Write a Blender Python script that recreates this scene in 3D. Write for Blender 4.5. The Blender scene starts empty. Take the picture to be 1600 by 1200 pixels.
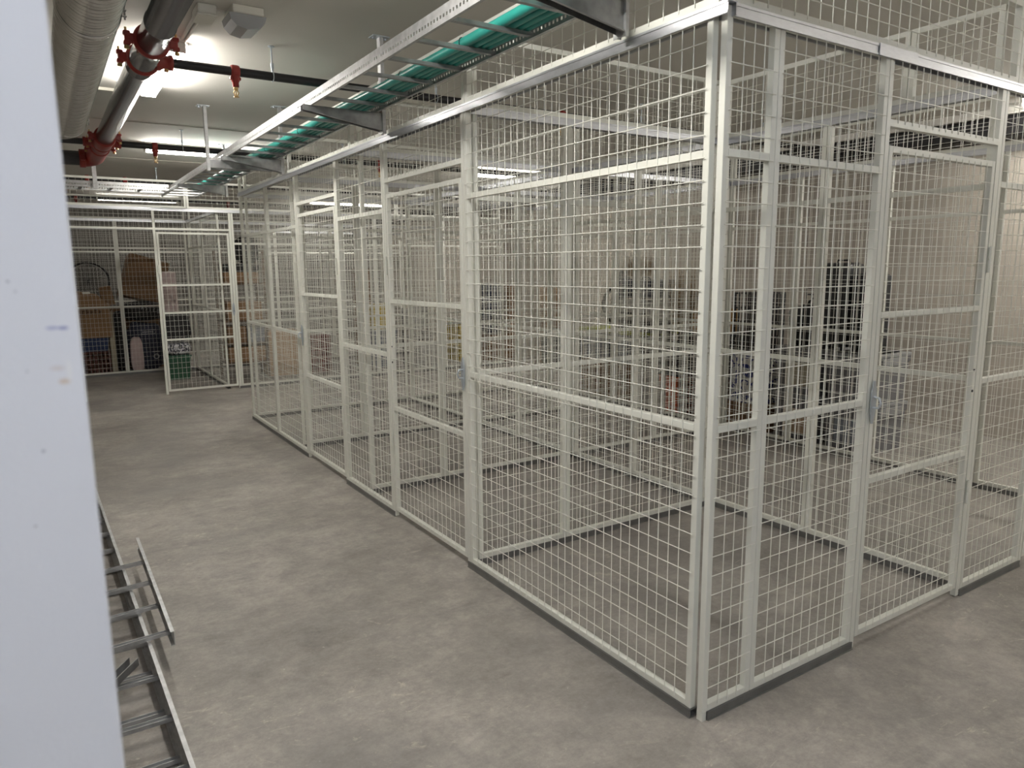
import bpy, bmesh, math, random
from mathutils import Vector, Matrix
random.seed(7)
scene = bpy.context.scene
COL = scene.collection
PI = math.pi

# ------------------------------------------------------------------ materials
def mat(name, col, rough=.5, metal=0., noise=0., nscale=8., bump=0., bscale=60., trans=0., emit=None, estr=0., stretch=None, alpha=1., ior=None):
    m = bpy.data.materials.new(name); m.use_nodes = True
    nt = m.node_tree; b = nt.nodes['Principled BSDF']
    b.inputs['Base Color'].default_value = (*col, 1); b.inputs['Roughness'].default_value = rough
    b.inputs['Metallic'].default_value = metal
    if trans: b.inputs['Transmission Weight'].default_value = trans
    if alpha < 1: b.inputs['Alpha'].default_value = alpha
    if emit:
        b.inputs['Emission Color'].default_value = (*emit, 1); b.inputs['Emission Strength'].default_value = estr
    tc = nt.nodes.new('ShaderNodeTexCoord'); src = tc.outputs['Object']
    if stretch:
        mp = nt.nodes.new('ShaderNodeMapping'); mp.inputs['Scale'].default_value = stretch
        nt.links.new(src, mp.inputs['Vector']); src = mp.outputs['Vector']
    if noise:
        n = nt.nodes.new('ShaderNodeTexNoise'); n.inputs['Scale'].default_value = nscale; n.inputs['Detail'].default_value = 6
        nt.links.new(src, n.inputs['Vector'])
        r = nt.nodes.new('ShaderNodeValToRGB'); e = r.color_ramp.elements
        e[0].position = .3; e[1].position = .7
        e[0].color = (*[max(0, c*(1-noise)) for c in col], 1); e[1].color = (*[min(1, c*(1+noise)) for c in col], 1)
        nt.links.new(n.outputs['Fac'], r.inputs['Fac']); nt.links.new(r.outputs['Color'], b.inputs['Base Color'])
    if bump:
        n2 = nt.nodes.new('ShaderNodeTexNoise'); n2.inputs['Scale'].default_value = bscale; n2.inputs['Detail'].default_value = 4
        nt.links.new(src, n2.inputs['Vector'])
        bp = nt.nodes.new('ShaderNodeBump'); bp.inputs['Strength'].default_value = bump; bp.inputs['Distance'].default_value = .01
        nt.links.new(n2.outputs['Fac'], bp.inputs['Height']); nt.links.new(bp.outputs['Normal'], b.inputs['Normal'])
    return m

def concrete_floor():
    m = bpy.data.materials.new('floor_concrete'); m.use_nodes = True
    nt = m.node_tree; b = nt.nodes['Principled BSDF']; L = nt.links
    tc = nt.nodes.new('ShaderNodeTexCoord')
    def noise(scale, detail=8, rough=.6, st=None, dist=0.):
        n = nt.nodes.new('ShaderNodeTexNoise'); n.inputs['Scale'].default_value = scale
        n.inputs['Detail'].default_value = detail; n.inputs['Roughness'].default_value = rough; n.inputs['Distortion'].default_value = dist
        s = tc.outputs['Object']
        if st:
            mp = nt.nodes.new('ShaderNodeMapping'); mp.inputs['Scale'].default_value = st[0]; mp.inputs['Rotation'].default_value = (0, 0, st[1])
            L.new(s, mp.inputs['Vector']); s = mp.outputs['Vector']
        L.new(s, n.inputs['Vector']); return n
    def ramp(n, p0, p1, c0, c1):
        r = nt.nodes.new('ShaderNodeValToRGB'); e = r.color_ramp.elements
        e[0].position = p0; e[1].position = p1; e[0].color = (*c0, 1); e[1].color = (*c1, 1)
        L.new(n.outputs['Fac'], r.inputs['Fac']); return r
    def mix(a, c, fac, mode='MIX'):
        x = nt.nodes.new('ShaderNodeMixRGB'); x.blend_type = mode
        L.new(a, x.inputs[1]); 
        if isinstance(c, tuple): x.inputs[2].default_value = (*c, 1)
        else: L.new(c, x.inputs[2])
        if isinstance(fac, float): x.inputs[0].default_value = fac
        else: L.new(fac, x.inputs[0])
        return x.outputs[0]
    base = ramp(noise(1.1, 10, .66), .32, .70, (.225, .206, .19), (.43, .40, .365))
    fine = ramp(noise(6, 14, .85), .36, .64, (.55, .55, .56), (1.25, 1.24, 1.22))
    c = mix(base.outputs[0], fine.outputs[0], .68, 'MULTIPLY')
    grit = ramp(noise(38, 10, .8), .35, .66, (.72, .72, .72), (1.2, 1.2, 1.2))
    c = mix(c, grit.outputs[0], .45, 'MULTIPLY')
    str1 = ramp(noise(2.4, 10, .75, ((1, 1.9, 1), 1.2), 1.4), .36, .62, (.80, .80, .81), (1.12, 1.12, 1.11))
    c = mix(c, str1.outputs[0], .65, 'MULTIPLY')
    scuff = ramp(noise(4.2, 8, .78, ((1.0, 1.8, 1), .9), 3.2), .585, .66, (0, 0, 0), (.75, .75, .75))
    patch = ramp(noise(.9, 3, .5), .45, .60, (0, 0, 0), (1, 1, 1))
    f = mix(scuff.outputs[0], patch.outputs[0], 1., 'MULTIPLY')
    c = mix(c, (.56, .50, .42), f)
    dark = ramp(noise(.75, 6, .68, ((1, 1, 1), 2.), .8), .50, .66, (0, 0, 0), (.5, .5, .5))
    c = mix(c, (.19, .178, .175), dark.outputs[0])
    spk = ramp(noise(48, 4, .6), .70, .76, (0, 0, 0), (.6, .6, .6))
    c = mix(c, (.62, .59, .55), spk.outputs[0])
    L.new(c, b.inputs['Base Color'])
    rr = nt.nodes.new('ShaderNodeMapRange'); n = noise(3, 6)
    rr.inputs['To Min'].default_value = .42; rr.inputs['To Max'].default_value = .72
    L.new(n.outputs['Fac'], rr.inputs['Value']); L.new(rr.outputs[0], b.inputs['Roughness'])
    bp = nt.nodes.new('ShaderNodeBump'); bp.inputs['Strength'].default_value = .25; bp.inputs['Distance'].default_value = .006
    L.new(noise(22, 8).outputs['Fac'], bp.inputs['Height']); L.new(bp.outputs['Normal'], b.inputs['Normal'])
    return m

def jamb_wall():
    # the pale wall end in the foreground: paint with a blue tick, tan filler smears and small grey specks of its own
    m = mat('jamb_paint', (.66, .66, .68), .6, noise=.03, nscale=3, bump=.05, bscale=200)
    nt = m.node_tree; b = nt.nodes['Principled BSDF']; L = nt.links
    tc = nt.nodes.new('ShaderNodeTexCoord'); n = nt.nodes.new('ShaderNodeTexNoise'); n.inputs['Scale'].default_value = 90
    L.new(tc.outputs['Object'], n.inputs['Vector'])
    prev = b.inputs['Base Color'].links[0].from_socket
    spots = [((-1.7778, -1.0, 1.5262), (.0035, 1, .0013), (.16, .17, .38)), ((-1.784, -1., 1.5265), (.004, 1, .0012), (.3, .31, .48)),
             ((-1.7800, -1., 1.4895), (.004, 1, .0022), (.58, .47, .38)), ((-1.7835, -1., 1.4990), (.005, 1, .0022), (.6, .55, .53)),
             ((-1.777, -1., 1.497), (.0018, 1, .009), (.72, .71, .7)), ((-1.806, -1., 1.558), (.0011, 1, .0010), (.28, .28, .32)),
             ((-1.797, -1., 1.4425), (.0013, 1, .0012), (.3, .3, .33)), ((-1.8025, -1., 1.5515), (.0008, 1, .0008), (.35, .35, .38)),
             ((-1.801, -1., 1.498), (.0008, 1, .0008), (.4, .4, .42)), ((-1.8065, -1., 1.3905), (.0011, 1, .001), (.42, .4, .4))]
    for p, s, c in spots:
        mp = nt.nodes.new('ShaderNodeMapping'); mp.vector_type = 'TEXTURE'
        mp.inputs['Location'].default_value = p; mp.inputs['Scale'].default_value = s
        L.new(tc.outputs['Object'], mp.inputs['Vector'])
        ln = nt.nodes.new('ShaderNodeVectorMath'); ln.operation = 'LENGTH'; L.new(mp.outputs['Vector'], ln.inputs[0])
        ad = nt.nodes.new('ShaderNodeMath'); ad.operation = 'MULTIPLY_ADD'; ad.inputs[1].default_value = .8
        L.new(n.outputs['Fac'], ad.inputs[0]); L.new(ln.outputs['Value'], ad.inputs[2])
        r = nt.nodes.new('ShaderNodeMapRange'); r.inputs['From Min'].default_value = .9; r.inputs['From Max'].default_value = 1.6
        r.inputs['To Min'].default_value = .85; r.inputs['To Max'].default_value = 0.
        L.new(ad.outputs[0], r.inputs['Value'])
        x = nt.nodes.new('ShaderNodeMixRGB'); L.new(r.outputs[0], x.inputs[0]); L.new(prev, x.inputs[1]); x.inputs[2].default_value = (*c, 1)
        prev = x.outputs[0]
    L.new(prev, b.inputs['Base Color'])
    return m

def back_wall():
    m = mat('wall_board', (.47, .43, .375), .8, noise=.1, nscale=1.6, bump=.12, bscale=30, stretch=(1, 1, 2.2))
    nt = m.node_tree; b = nt.nodes['Principled BSDF']; L = nt.links
    tc = nt.nodes.new('ShaderNodeTexCoord'); mp = nt.nodes.new('ShaderNodeMapping'); mp.inputs['Scale'].default_value = (1, .5, 2.4)
    L.new(tc.outputs['Object'], mp.inputs['Vector'])
    n = nt.nodes.new('ShaderNodeTexNoise'); n.inputs['Scale'].default_value = 1.1; n.inputs['Detail'].default_value = 3
    L.new(mp.outputs[0], n.inputs['Vector'])
    r = nt.nodes.new('ShaderNodeValToRGB'); e = r.color_ramp.elements; e[0].position = .58; e[1].position = .74
    e[0].color = (0, 0, 0, 1); e[1].color = (.5, .5, .5, 1); L.new(n.outputs['Fac'], r.inputs['Fac'])
    x = nt.nodes.new('ShaderNodeMixRGB'); prev = b.inputs['Base Color'].links[0].from_socket
    L.new(r.outputs[0], x.inputs[0]); L.new(prev, x.inputs[1]); x.inputs[2].default_value = (.27, .24, .21, 1)
    L.new(x.outputs[0], b.inputs['Base Color'])
    return m

def pattern_mat(name, base, ink, scale, lo=.5, hi=.54):
    m = bpy.data.materials.new(name); m.use_nodes = True; nt = m.node_tree; b = nt.nodes['Principled BSDF']; L = nt.links
    tc = nt.nodes.new('ShaderNodeTexCoord'); n = nt.nodes.new('ShaderNodeTexNoise')
    n.inputs['Scale'].default_value = scale; n.inputs['Detail'].default_value = 1; n.inputs['Distortion'].default_value = 2.5
    L.new(tc.outputs['Object'], n.inputs['Vector'])
    r = nt.nodes.new('ShaderNodeValToRGB'); e = r.color_ramp.elements; e[0].position = lo; e[1].position = hi
    e[0].color = (*base, 1); e[1].color = (*ink, 1); L.new(n.outputs['Fac'], r.inputs['Fac']); L.new(r.outputs[0], b.inputs['Base Color'])
    b.inputs['Roughness'].default_value = .7
    return m

M = dict(
    floor=concrete_floor(), ceiling=mat('ceiling_paint', (.68, .66, .615), .85, noise=.04, nscale=1.2, bump=.03),
    wall=back_wall(), wall2=mat('wall_plain', (.5, .47, .43), .8, noise=.06, nscale=2), wallb=mat('wall_dark', (.17, .16, .145), .8, noise=.3, nscale=1.5), jamb=jamb_wall(),
    joint=mat('joint_sealant', (.42, .4, .36), .8), joint2=mat('pale_strip', (.72, .69, .6), .7),
    cage=mat('cage_enamel', (.73, .735, .675), .38, noise=.03, nscale=4), wire=mat('wire_enamel', (.78, .78, .72), .36),
    alu=mat('aluminium', (.54, .55, .58), .38, .9, noise=.06, nscale=30, stretch=(1, 1, 4)),
    rail=mat('dull_rail', (.20, .20, .195), .5, .55, noise=.12, nscale=12),
    galv=mat('galvanised', (.50, .505, .51), .5, .8, noise=.16, nscale=26), zinc=mat('zinc_plate', (.50, .55, .60), .38, .55),
    galvd=mat('galvanised_dull', (.33, .335, .34), .42, .85, noise=.2, nscale=20),
    duct=mat('duct_sheet', (.62, .62, .61), .25, .95, noise=.08, nscale=9), pipe=mat('steel_pipe', (.23, .23, .24), .2, .95, noise=.12, nscale=7, stretch=(1, .2, 1)),
    black=mat('black_pipe_paint', (.016, .015, .017), .42), dgrey=mat('dark_grey_pipe', (.05, .052, .06), .45), red=mat('red_enamel', (.25, .020, .015), .38, noise=.15, nscale=20),
    brass=mat('brass', (.65, .45, .2), .3, 1.), teal=mat('teal_plastic', (.02, .25, .215), .34, noise=.12, nscale=5),
    tie=mat('black_nylon', (.01, .01, .012), .4), white=mat('white_plastic', (.68, .66, .6), .5), lens=mat('smoked_lens', (.36, .365, .38), .25),
    grey=mat('grey_plastic', (.34, .335, .32), .5),
    glow=mat('lamp_diffuser', (.9, .9, .88), .4, emit=(1, .96, .885), estr=58.), coolglow=mat('cool_diffuser', (.9, .9, .9), .4, emit=(.78, .86, 1), estr=76.), lowglow=mat('low_diffuser', (.9, .9, .88), .4, emit=(1, .96, .885), estr=17.), dimglow=mat('dim_diffuser', (.9, .9, .88), .4, emit=(1, .96, .885), estr=60.),
    card=mat('cardboard', (.27, .165, .09), .85, noise=.08, nscale=6), card2=mat('cardboard_dark', (.20, .118, .064), .85, noise=.1, nscale=5),
    cardl=mat('cardboard_light', (.46, .33, .22), .85, noise=.08, nscale=6), tape=mat('clear_tape', (.62, .58, .52), .18),
    ink=mat('print_ink', (.09, .055, .04), .8), navy=mat('navy_fabric', (.018, .022, .045), .75, noise=.3, nscale=20), blk=mat('black_fabric', (.012, .012, .014), .7, noise=.3, nscale=18),
    blkp=mat('black_plastic', (.02, .02, .022), .4), silver=mat('silver_print', (.42, .43, .46), .5), pink=mat('pale_pink_felt', (.55, .44, .43), .9, noise=.12, nscale=14),
    pattern=pattern_mat('swirl_fabric', (.04, .04, .06), (.6, .6, .64), 12), pattern2=pattern_mat('blue_print', (.6, .6, .6), (.035, .05, .22), 10, .55, .58),
    green=mat('green_plastic', (.02, .085, .045), .5), wood=mat('pale_board', (.42, .38, .28), .7, noise=.1, nscale=10),
    bluep=mat('dark_blue_plastic', (.02, .04, .12), .5), maroon=mat('maroon_bundle', (.16, .07, .06), .8, noise=.5, nscale=14),
    tub=mat('smoke_plastic', (.15, .15, .16), .3, noise=.15, nscale=5), tubl=mat('grey_lid', (.24, .245, .25), .4), tubg=mat('blue_grey_plastic', (.2, .22, .26), .4),
    orange=mat('orange_plastic', (.66, .14, .055), .5), lime=mat('lime_cloth', (.36, .40, .05), .7), beige=mat('beige_straw', (.42, .33, .22), .9, noise=.4, nscale=30),
    print_=mat('pale_grey_case', (.45, .44, .42), .5), blue=mat('blue_cloth', (.09, .16, .42), .7, noise=.2, nscale=10), amber=mat('amber_board', (.4, .22, .07), .7, noise=.15, nscale=9),
    yellow=mat('yellow_plastic', (.5, .38, .06), .5), crate=mat('dark_crate', (.04, .038, .04), .5), rust=mat('brown_crate', (.13, .06, .045), .6),
    dwood=mat('dark_wood', (.13, .085, .055), .6, noise=.3, nscale=9),
)

# ------------------------------------------------------------------ geometry helpers
class MB:
    def __init__(s): s.v = []; s.f = []; s.smooth = []
    def add(s, vs, fs, smooth=False):
        o = len(s.v); s.v += [tuple(v) for v in vs]; s.f += [tuple(i+o for i in f) for f in fs]; s.smooth += [smooth]*len(fs); return s
    def box(s, x0, x1, y0, y1, z0, z1, mtx=None):
        vs = [Vector((x, y, z)) for z in (z0, z1) for y in (y0, y1) for x in (x0, x1)]
        if mtx: vs = [mtx @ v for v in vs]
        return s.add(vs, [(0, 2, 3, 1), (4, 5, 7, 6), (0, 1, 5, 4), (2, 6, 7, 3), (0, 4, 6, 2), (1, 3, 7, 5)])
    def bbox(s, x0, x1, y0, y1, z0, z1, b=.01, mtx=None):      # bevelled box
        bm = bmesh.new(); bmesh.ops.create_cube(bm, size=1)
        for v in bm.verts: v.co = Vector((x0+(v.co.x+.5)*(x1-x0), y0+(v.co.y+.5)*(y1-y0), z0+(v.co.z+.5)*(z1-z0)))
        bmesh.ops.bevel(bm, geom=bm.edges[:], offset=b, segments=2, affect='EDGES', profile=.5)
        vs = [mtx @ v.co if mtx else v.co.copy() for v in bm.verts]
        bm.verts.index_update(); s.add(vs, [tuple(v.index for v in f.verts) for f in bm.faces]); bm.free(); return s
    def rod(s, a, b, r, n=4, caps=True, r2=None, smooth=None):
        a, b = Vector(a), Vector(b); d = (b-a).normalized(); r2 = r if r2 is None else r2
        u = d.cross(Vector((0, 0, 1)) if abs(d.z) < .9 else Vector((1, 0, 0))).normalized(); w = d.cross(u)
        vs = []
        for p, q in ((a, r), (b, r2)):
            for i in range(n):
                t = 2*PI*(i+.5)/n; vs.append(p+q*(math.cos(t)*u+math.sin(t)*w))
        fs = [(i, (i+1) % n, n+(i+1) % n, n+i) for i in range(n)]
        s.add(vs, fs, n > 5 if smooth is None else smooth)
        if caps: s.add(vs, [tuple(reversed(range(n))), tuple(range(n, 2*n))])
        return s
    def path(s, pts, r, n=8, closed=False):
        pts = [Vector(p) for p in pts]; rings = []; N = len(pts); u = None
        rs = r if isinstance(r, (list, tuple)) else [r]*N
        for i, p in enumerate(pts):
            a = pts[(i-1) % N] if (i or closed) else p; b = pts[(i+1) % N] if (i < N-1 or closed) else p
            d = (b-a).normalized()
            if u is None: u = d.cross(Vector((0, 0, 1)) if abs(d.z) < .9 else Vector((1, 0, 0))).normalized()
            u = (u-d*u.dot(d)).normalized(); w = d.cross(u)
            rings.append([p+rs[i]*(math.cos(2*PI*k/n)*u+math.sin(2*PI*k/n)*w) for k in range(n)])
        vs = [v for q in rings for v in q]; fs = []
        for i in range(N if closed else N-1):
            j = (i+1) % N
            for k in range(n): fs.append((i*n+k, i*n+(k+1) % n, j*n+(k+1) % n, j*n+k))
        s.add(vs, fs, True)
        if not closed: s.add(vs, [tuple(reversed(range(n))), tuple(range((N-1)*n, N*n))])
        return s
    def lathe(s, o, ax, prof, n=24):      # prof: (distance along ax, radius)
        o = Vector(o); d = Vector(ax).normalized(); u = d.cross(Vector((0, 0, 1)) if abs(d.z) < .9 else Vector((1, 0, 0))).normalized(); w = d.cross(u)
        vs = [o+d*t+r*(math.cos(2*PI*k/n)*u+math.sin(2*PI*k/n)*w) for t, r in prof for k in range(n)]
        fs = [(i*n+k, i*n+(k+1) % n, (i+1)*n+(k+1) % n, (i+1)*n+k) for i in range(len(prof)-1) for k in range(n)]
        s.add(vs, fs, True); s.add(vs, [tuple(reversed(range(n))), tuple(range((len(prof)-1)*n, len(prof)*n))]); return s
    def prism(s, poly, axis, t0, t1, mtx=None):     # poly in the two other axes
        def P(p, t):
            v = Vector((t, p[0], p[1])) if axis == 'x' else Vector((p[0], t, p[1])) if axis == 'y' else Vector((p[0], p[1], t))
            return mtx @ v if mtx else v
        n = len(poly); vs = [P(p, t0) for p in poly]+[P(p, t1) for p in poly]
        return s.add(vs, [(i, (i+1) % n, n+(i+1) % n, n+i) for i in range(n)]+[tuple(reversed(range(n))), tuple(range(n, 2*n))])
    def obj(s, name, m, parent=None, loc=None, bev=0.):
        me = bpy.data.meshes.new(name); base = Vector(loc) if loc is not None else Vector((0, 0, 0))
        me.from_pydata([tuple(Vector(v)-base) for v in s.v], [], s.f); me.update()
        bm = bmesh.new(); bm.from_mesh(me); bmesh.ops.recalc_face_normals(bm, faces=bm.faces[:]); bm.to_mesh(me); bm.free()
        for p, sm in zip(me.polygons, s.smooth): p.use_smooth = sm
        me.materials.append(m if not isinstance(m, str) else M[m])
        o = bpy.data.objects.new(name, me); COL.objects.link(o); o.location = base
        if parent is not None:
            o.parent = parent; o.location = base-parent_loc(parent)
        if bev:
            b = o.modifiers.new('Bevel', 'BEVEL'); b.width = bev; b.segments = 2; b.limit_method = 'ANGLE'
        return o
WORLD = {}
def parent_loc(o):
    return WORLD.get(o.name, Vector(o.location))
def thing(name, loc, label, cat, group=None):
    o = bpy.data.objects.new(name, None); COL.objects.link(o); o.location = loc; o.empty_display_size = .1
    WORLD[o.name] = Vector(loc); o['label'] = label; o['category'] = cat
    if group: o['group'] = group
    return o
def part(mb, name, m, root, label=None, bev=0.):
    # geometry is in world coordinates; the part's origin is its thing's origin
    base = WORLD[root.name]
    o = mb.obj(name, m, None, base, bev); o.parent = root; o.location = (0, 0, 0); WORLD[o.name] = base
    if label: o['label'] = label
    return o
def tag(o, label, cat, group=None, kind=None):
    o['label'] = label; o['category'] = cat
    if group: o['group'] = group
    if kind: o['kind'] = kind
    return o
def struct(mb, name, m, bev=0.):
    o = mb.obj(name, m, bev=bev); o['kind'] = 'structure'; return o

# ------------------------------------------------------------------ the room
XL, XR, YF, YB, H = -2.3, 5.4, -3.3, 15.5, 2.86
struct(MB().box(XL, XR, YF, YB, -.1, 0), 'floor', 'floor')
struct(MB().box(XL, XR, YF, YB, H, H+.1), 'ceiling', 'ceiling')
struct(MB().box(XL-.1, XL, YF-.1, YB+.1, -.1, H+.1), 'wall_left', 'wall2')
struct(MB().box(XR, XR+.1, YF-.1, YB+.1, -.1, H+.1), 'wall_right', 'wall')
struct(MB().box(XL, XR, YB, YB+.1, -.1, H+.1), 'wall_back', 'wallb')
struct(MB().box(XL, XR, YF-.1, YF, -.1, H+.1), 'wall_front', 'wall2')
o = struct(MB().box(XL, -1.768, -1.0, -.9, 0, H), 'wall_near', 'jamb', .002)
struct(MB().box(XL, XR, 5.745, 5.755, H-.004, H), 'trim_1', 'joint')
struct(MB().box(XL, XR, 8.09, 8.10, H-.004, H), 'trim_2', 'joint')
struct(MB().box(XL, -.98, 4.52, 4.55, H-.02, H), 'trim_3', 'joint2')
struct(MB().box(XR-.3, XR, YF, YB, 2.80, H), 'trim_4', 'ceiling')

# ------------------------------------------------------------------ cage building
T = .025                                 # frame tube
def P3(ax, pos, a, n, z):                # a along the run, n across it
    return (a, pos+n, z) if ax == 'x' else (pos+n, a, z)
def bx(mb, ax, pos, a0, a1, n0, n1, z0, z1):
    if ax == 'x': mb.box(a0, a1, pos+n0, pos+n1, z0, z1)
    else: mb.box(pos+n0, pos+n1, a0, a1, z0, z1)
def wires(ax, pos, sg, a0, a1, z0, z1, ov=.012, sa=.0505, sz=.0675, r=.00165, n=4, topfree=False):
    """two crossing layers of welded round wire on the outer face of a frame"""
    if n > 4: r = .0018
    mb = MB(); nv = sg*(T/2+r); nh = sg*(T/2+3*r)
    k = max(2, round((a1-a0)/sa)); st = (a1-a0)/k
    for i in range(1, k):
        a = a0+i*st+random.uniform(-.0012, .0012); mb.rod(P3(ax, pos, a, nv, z0-ov), P3(ax, pos, a, nv, z1+(.0 if topfree else ov)), r, n, False)
    k = max(2, round((z1-z0)/sz)); st = (z1-z0)/k
    for i in range(1, k):
        z = z0+i*st; mb.rod(P3(ax, pos, a0-ov, nh, z), P3(ax, pos, a1+ov, nh, z), r, n, True)
    return mb
def frame_mb(ax, pos, a0, a1, z0, z1):
    mb = MB(); h = T/2
    bx(mb, ax, pos, a0, a0+T, -h, h, z0, z1); bx(mb, ax, pos, a1-T, a1, -h, h, z0, z1)
    bx(mb, ax, pos, a0+T, a1-T, -h, h, z0, z0+T); bx(mb, ax, pos, a0+T, a1-T, -h, h, z1-T, z1)
    return mb
def panel(ax, pos, sg, a0, a1, label, z0=.032, z1=2.334, mids=(1.037, 1.912), name='mesh_panel', cat='mesh panel', group=None, rot=False, n=4, bev=0.):
    root = thing(name, P3(ax, pos, (a0+a1)/2, 0, z0), label, cat, group)
    part(frame_mb(ax, pos, a0, a1, z0, z1), 'frame', 'cage', root, bev=bev)
    for z in mids:
        mb = MB(); bx(mb, ax, pos, a0+T, a1-T, -T/2, T/2, z-T/2, z+T/2); part(mb, 'cross_rail', 'cage', root, bev=bev)
    kw = dict(sa=.0675, sz=.0505) if rot else {}
    part(wires(ax, pos, sg, a0+T, a1-T, z0+T, z1-T, n=n, **kw), 'wire_mesh', 'wire', root)
    return root
def hinge_mb(ax, pos, sg, a, z):
    mb = MB(); c = sg*(T/2+.007)
    mb.rod(P3(ax, pos, a, c, z-.055), P3(ax, pos, a, c, z-.004), .0075, 10)
    mb.rod(P3(ax, pos, a, c, z+.004), P3(ax, pos, a, c, z+.055), .0075, 10)
    mb.rod(P3(ax, pos, a, c, z-.05), P3(ax, pos, a, c, z+.06), .004, 8)
    return mb
def door(ax, pos, sg, a0, a1, lock_at, hinge_at, label, z0=.045, z1=2.005, mids=(.71, 1.372), lockz=1.035, bev=0., plugs=True, n=4):
    root = thing('mesh_door', P3(ax, pos, (a0+a1)/2, 0, z0), label, 'cage door')
    part(frame_mb(ax, pos, a0, a1, z0, z1), 'frame', 'cage', root, bev=bev)
    for z in mids:
        mb = MB(); bx(mb, ax, pos, a0+T, a1-T, -T/2, T/2, z-T/2, z+T/2); part(mb, 'cross_rail', 'cage', root, bev=bev)
    part(wires(ax, pos, sg, a0+T, a1-T, z0+T, z1-T, n=n), 'wire_mesh', 'wire', root)
    for z in (.52, 1.585): part(hinge_mb(ax, pos, sg, hinge_at, z), 'hinge', 'cage', root)
    # pointed zinc hasp plate with staple
    s = 1 if hinge_at > lock_at else -1
    q = sg*(T/2+.006); mb = MB(); w = .017
    poly = [(-w*.3, -.085), (w*.3, -.085), (w, -.035), (w, .035), (w*.3, .085), (-w*.3, .085), (-w, .035), (-w, -.035)]
    vs = [P3(ax, pos, lock_at+s*.012+p[0], q, lockz+p[1]) for p in poly]+[P3(ax, pos, lock_at+s*.012+p[0], q+sg*.004, lockz+p[1]) for p in poly]
    mb.add(vs, [(i, (i+1) % 8, 8+(i+1) % 8, 8+i) for i in range(8)]+[tuple(range(8)), tuple(range(8, 16))])
    lp = part(mb, 'lock_plate', 'zinc', root, 'zinc lock plate')
    mb = MB(); cx = lock_at+s*.012
    mb.path([P3(ax, pos, cx, q+sg*.003, lockz-.022), P3(ax, pos, cx, q+sg*.025, lockz-.02), P3(ax, pos, cx, q+sg*.034, lockz), P3(ax, pos, cx, q+sg*.025, lockz+.02), P3(ax, pos, cx, q+sg*.003, lockz+.022)], .0045, 8)
    st = mb.obj('staple', 'zinc', None, WORLD[root.name]); st.parent = lp; st.location = (0, 0, 0)
    if plugs:
        a = hinge_at-s*.05
        for z in (1.0, 1.095):
            c0 = P3(ax, pos, hinge_at-s*.034, sg*T/2, z); c1 = P3(ax, pos, hinge_at-s*.034, sg*(T/2+.003), z)
            part(MB().rod(c0, c1, .006, 10), 'plug', 'tie', root, 'black plug')
    return root
def door_frame(ax, pos, sg, a0, a1, p0, p1, label, ztop=2.334, zh=2.085):
    """two slim posts, a header tube and the mesh transom over a door; a0..a1 is the opening"""
    root = thing('door_frame', P3(ax, pos, (a0+a1)/2, 0, 0), label, 'door frame')
    for q0, q1 in ((p0, a0), (a1, p1)):
        mb = MB(); bx(mb, ax, pos, q0, q1, -T/2, T/2, .004, ztop); part(mb, 'post', 'cage', root)
    mb = MB(); bx(mb, ax, pos, a0, a1, -T/2, T/2, zh-T/2, zh+T/2); part(mb, 'header', 'cage', root)
    part(wires(ax, pos, sg, a0, a1, zh+T/2, ztop-.003), 'wire_mesh', 'wire', root)
    return root
def floor_rail(ax, pos, a0, a1, label):
    mb = MB(); w = .017
    bx(mb, ax, pos, a0, a1, -w, w, 0, .006); bx(mb, ax, pos, a0, a1, -w, -w+.003, .006, .03); bx(mb, ax, pos, a0, a1, w-.003, w, .006, .03)
    bx(mb, ax, pos, a0, a1, -w-.004, -w, 0, .003); bx(mb, ax, pos, a0, a1, w, w+.004, 0, .003); bx(mb, ax, pos, a0, a1, -w-.001, w+.001, .0285, .0315)
    return tag(mb.obj('floor_rail', 'rail', loc=P3(ax, pos, (a0+a1)/2, 0, 0)), label, 'floor rail')
def top_rail(ax, pos, a0, a1, label, splice=None):
    root = thing('top_rail', P3(ax, pos, (a0+a1)/2, 0, 2.306), label, 'top rail')
    mb = MB(); w = .0195
    bx(mb, ax, pos, a0, a1, -w, w, 2.3365, 2.3395)
    for q in (-w, w-.003): bx(mb, ax, pos, a0, a1, q, q+.003, 2.302, 2.3365)
    for q in (-w-.0025, w): bx(mb, ax, pos, a0, a1, q, q+.0025, 2.302, 2.309)
    for q in (-w-.0025, w): bx(mb, ax, pos, a0, a1, q, q+.0025, 2.331, 2.3395)
    part(mb, 'channel', 'alu', root)
    if splice:
        mb = MB(); bx(mb, ax, pos, splice[0], splice[1], -w-.006, -w-.0028, 2.301, 2.341); part(mb, 'splice_plate', 'alu', root)
    return root
def ext(ax, pos, sg, a0, a1, label, n=4):
    return panel(ax, pos, sg, a0, a1, label, 2.3405, 2.655 if (ax == 'y' and pos == 0) else 2.675, (), 'extension_panel', 'extension panel', None, True, n)

# --- long front (x = 0), seen along the corridor
B = .0022
panel('y', 0, -1, .030, 1.578, 'widest white mesh panel of the long cage front, at the near corner', n=6, bev=B)
door_frame('y', 0, -1, 1.606, 2.545, 1.580, 2.572, 'white posts and mesh transom around the nearer door of the long front')
door('y', 0, -1, 1.612, 2.538, 1.60, 2.546, 'nearer white mesh door in the long cage front, zinc lock on its right', bev=B)
panel('y', 0, -1, 2.576, 3.400, 'white mesh panel between the two doors of the long cage front')
door_frame('y', 0, -1, 3.430, 4.322, 3.404, 4.349, 'white posts and mesh transom around the farther door of the long front')
door('y', 0, -1, 3.436, 4.316, 4.33, 3.428, 'white mesh door farther along the long cage front, hinged on its right side', plugs=False)
panel('y', 0, -1, 4.353, 5.270, 'white mesh panel just beyond the farther door of the long cage front')
panel('y', 0, -1, 5.274, 6.250, 'white mesh panel at the far end of the long cage front')
floor_rail('y', 0, .026, 1.60, 'dark floor rail under the wide corner panel of the long front')
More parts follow.
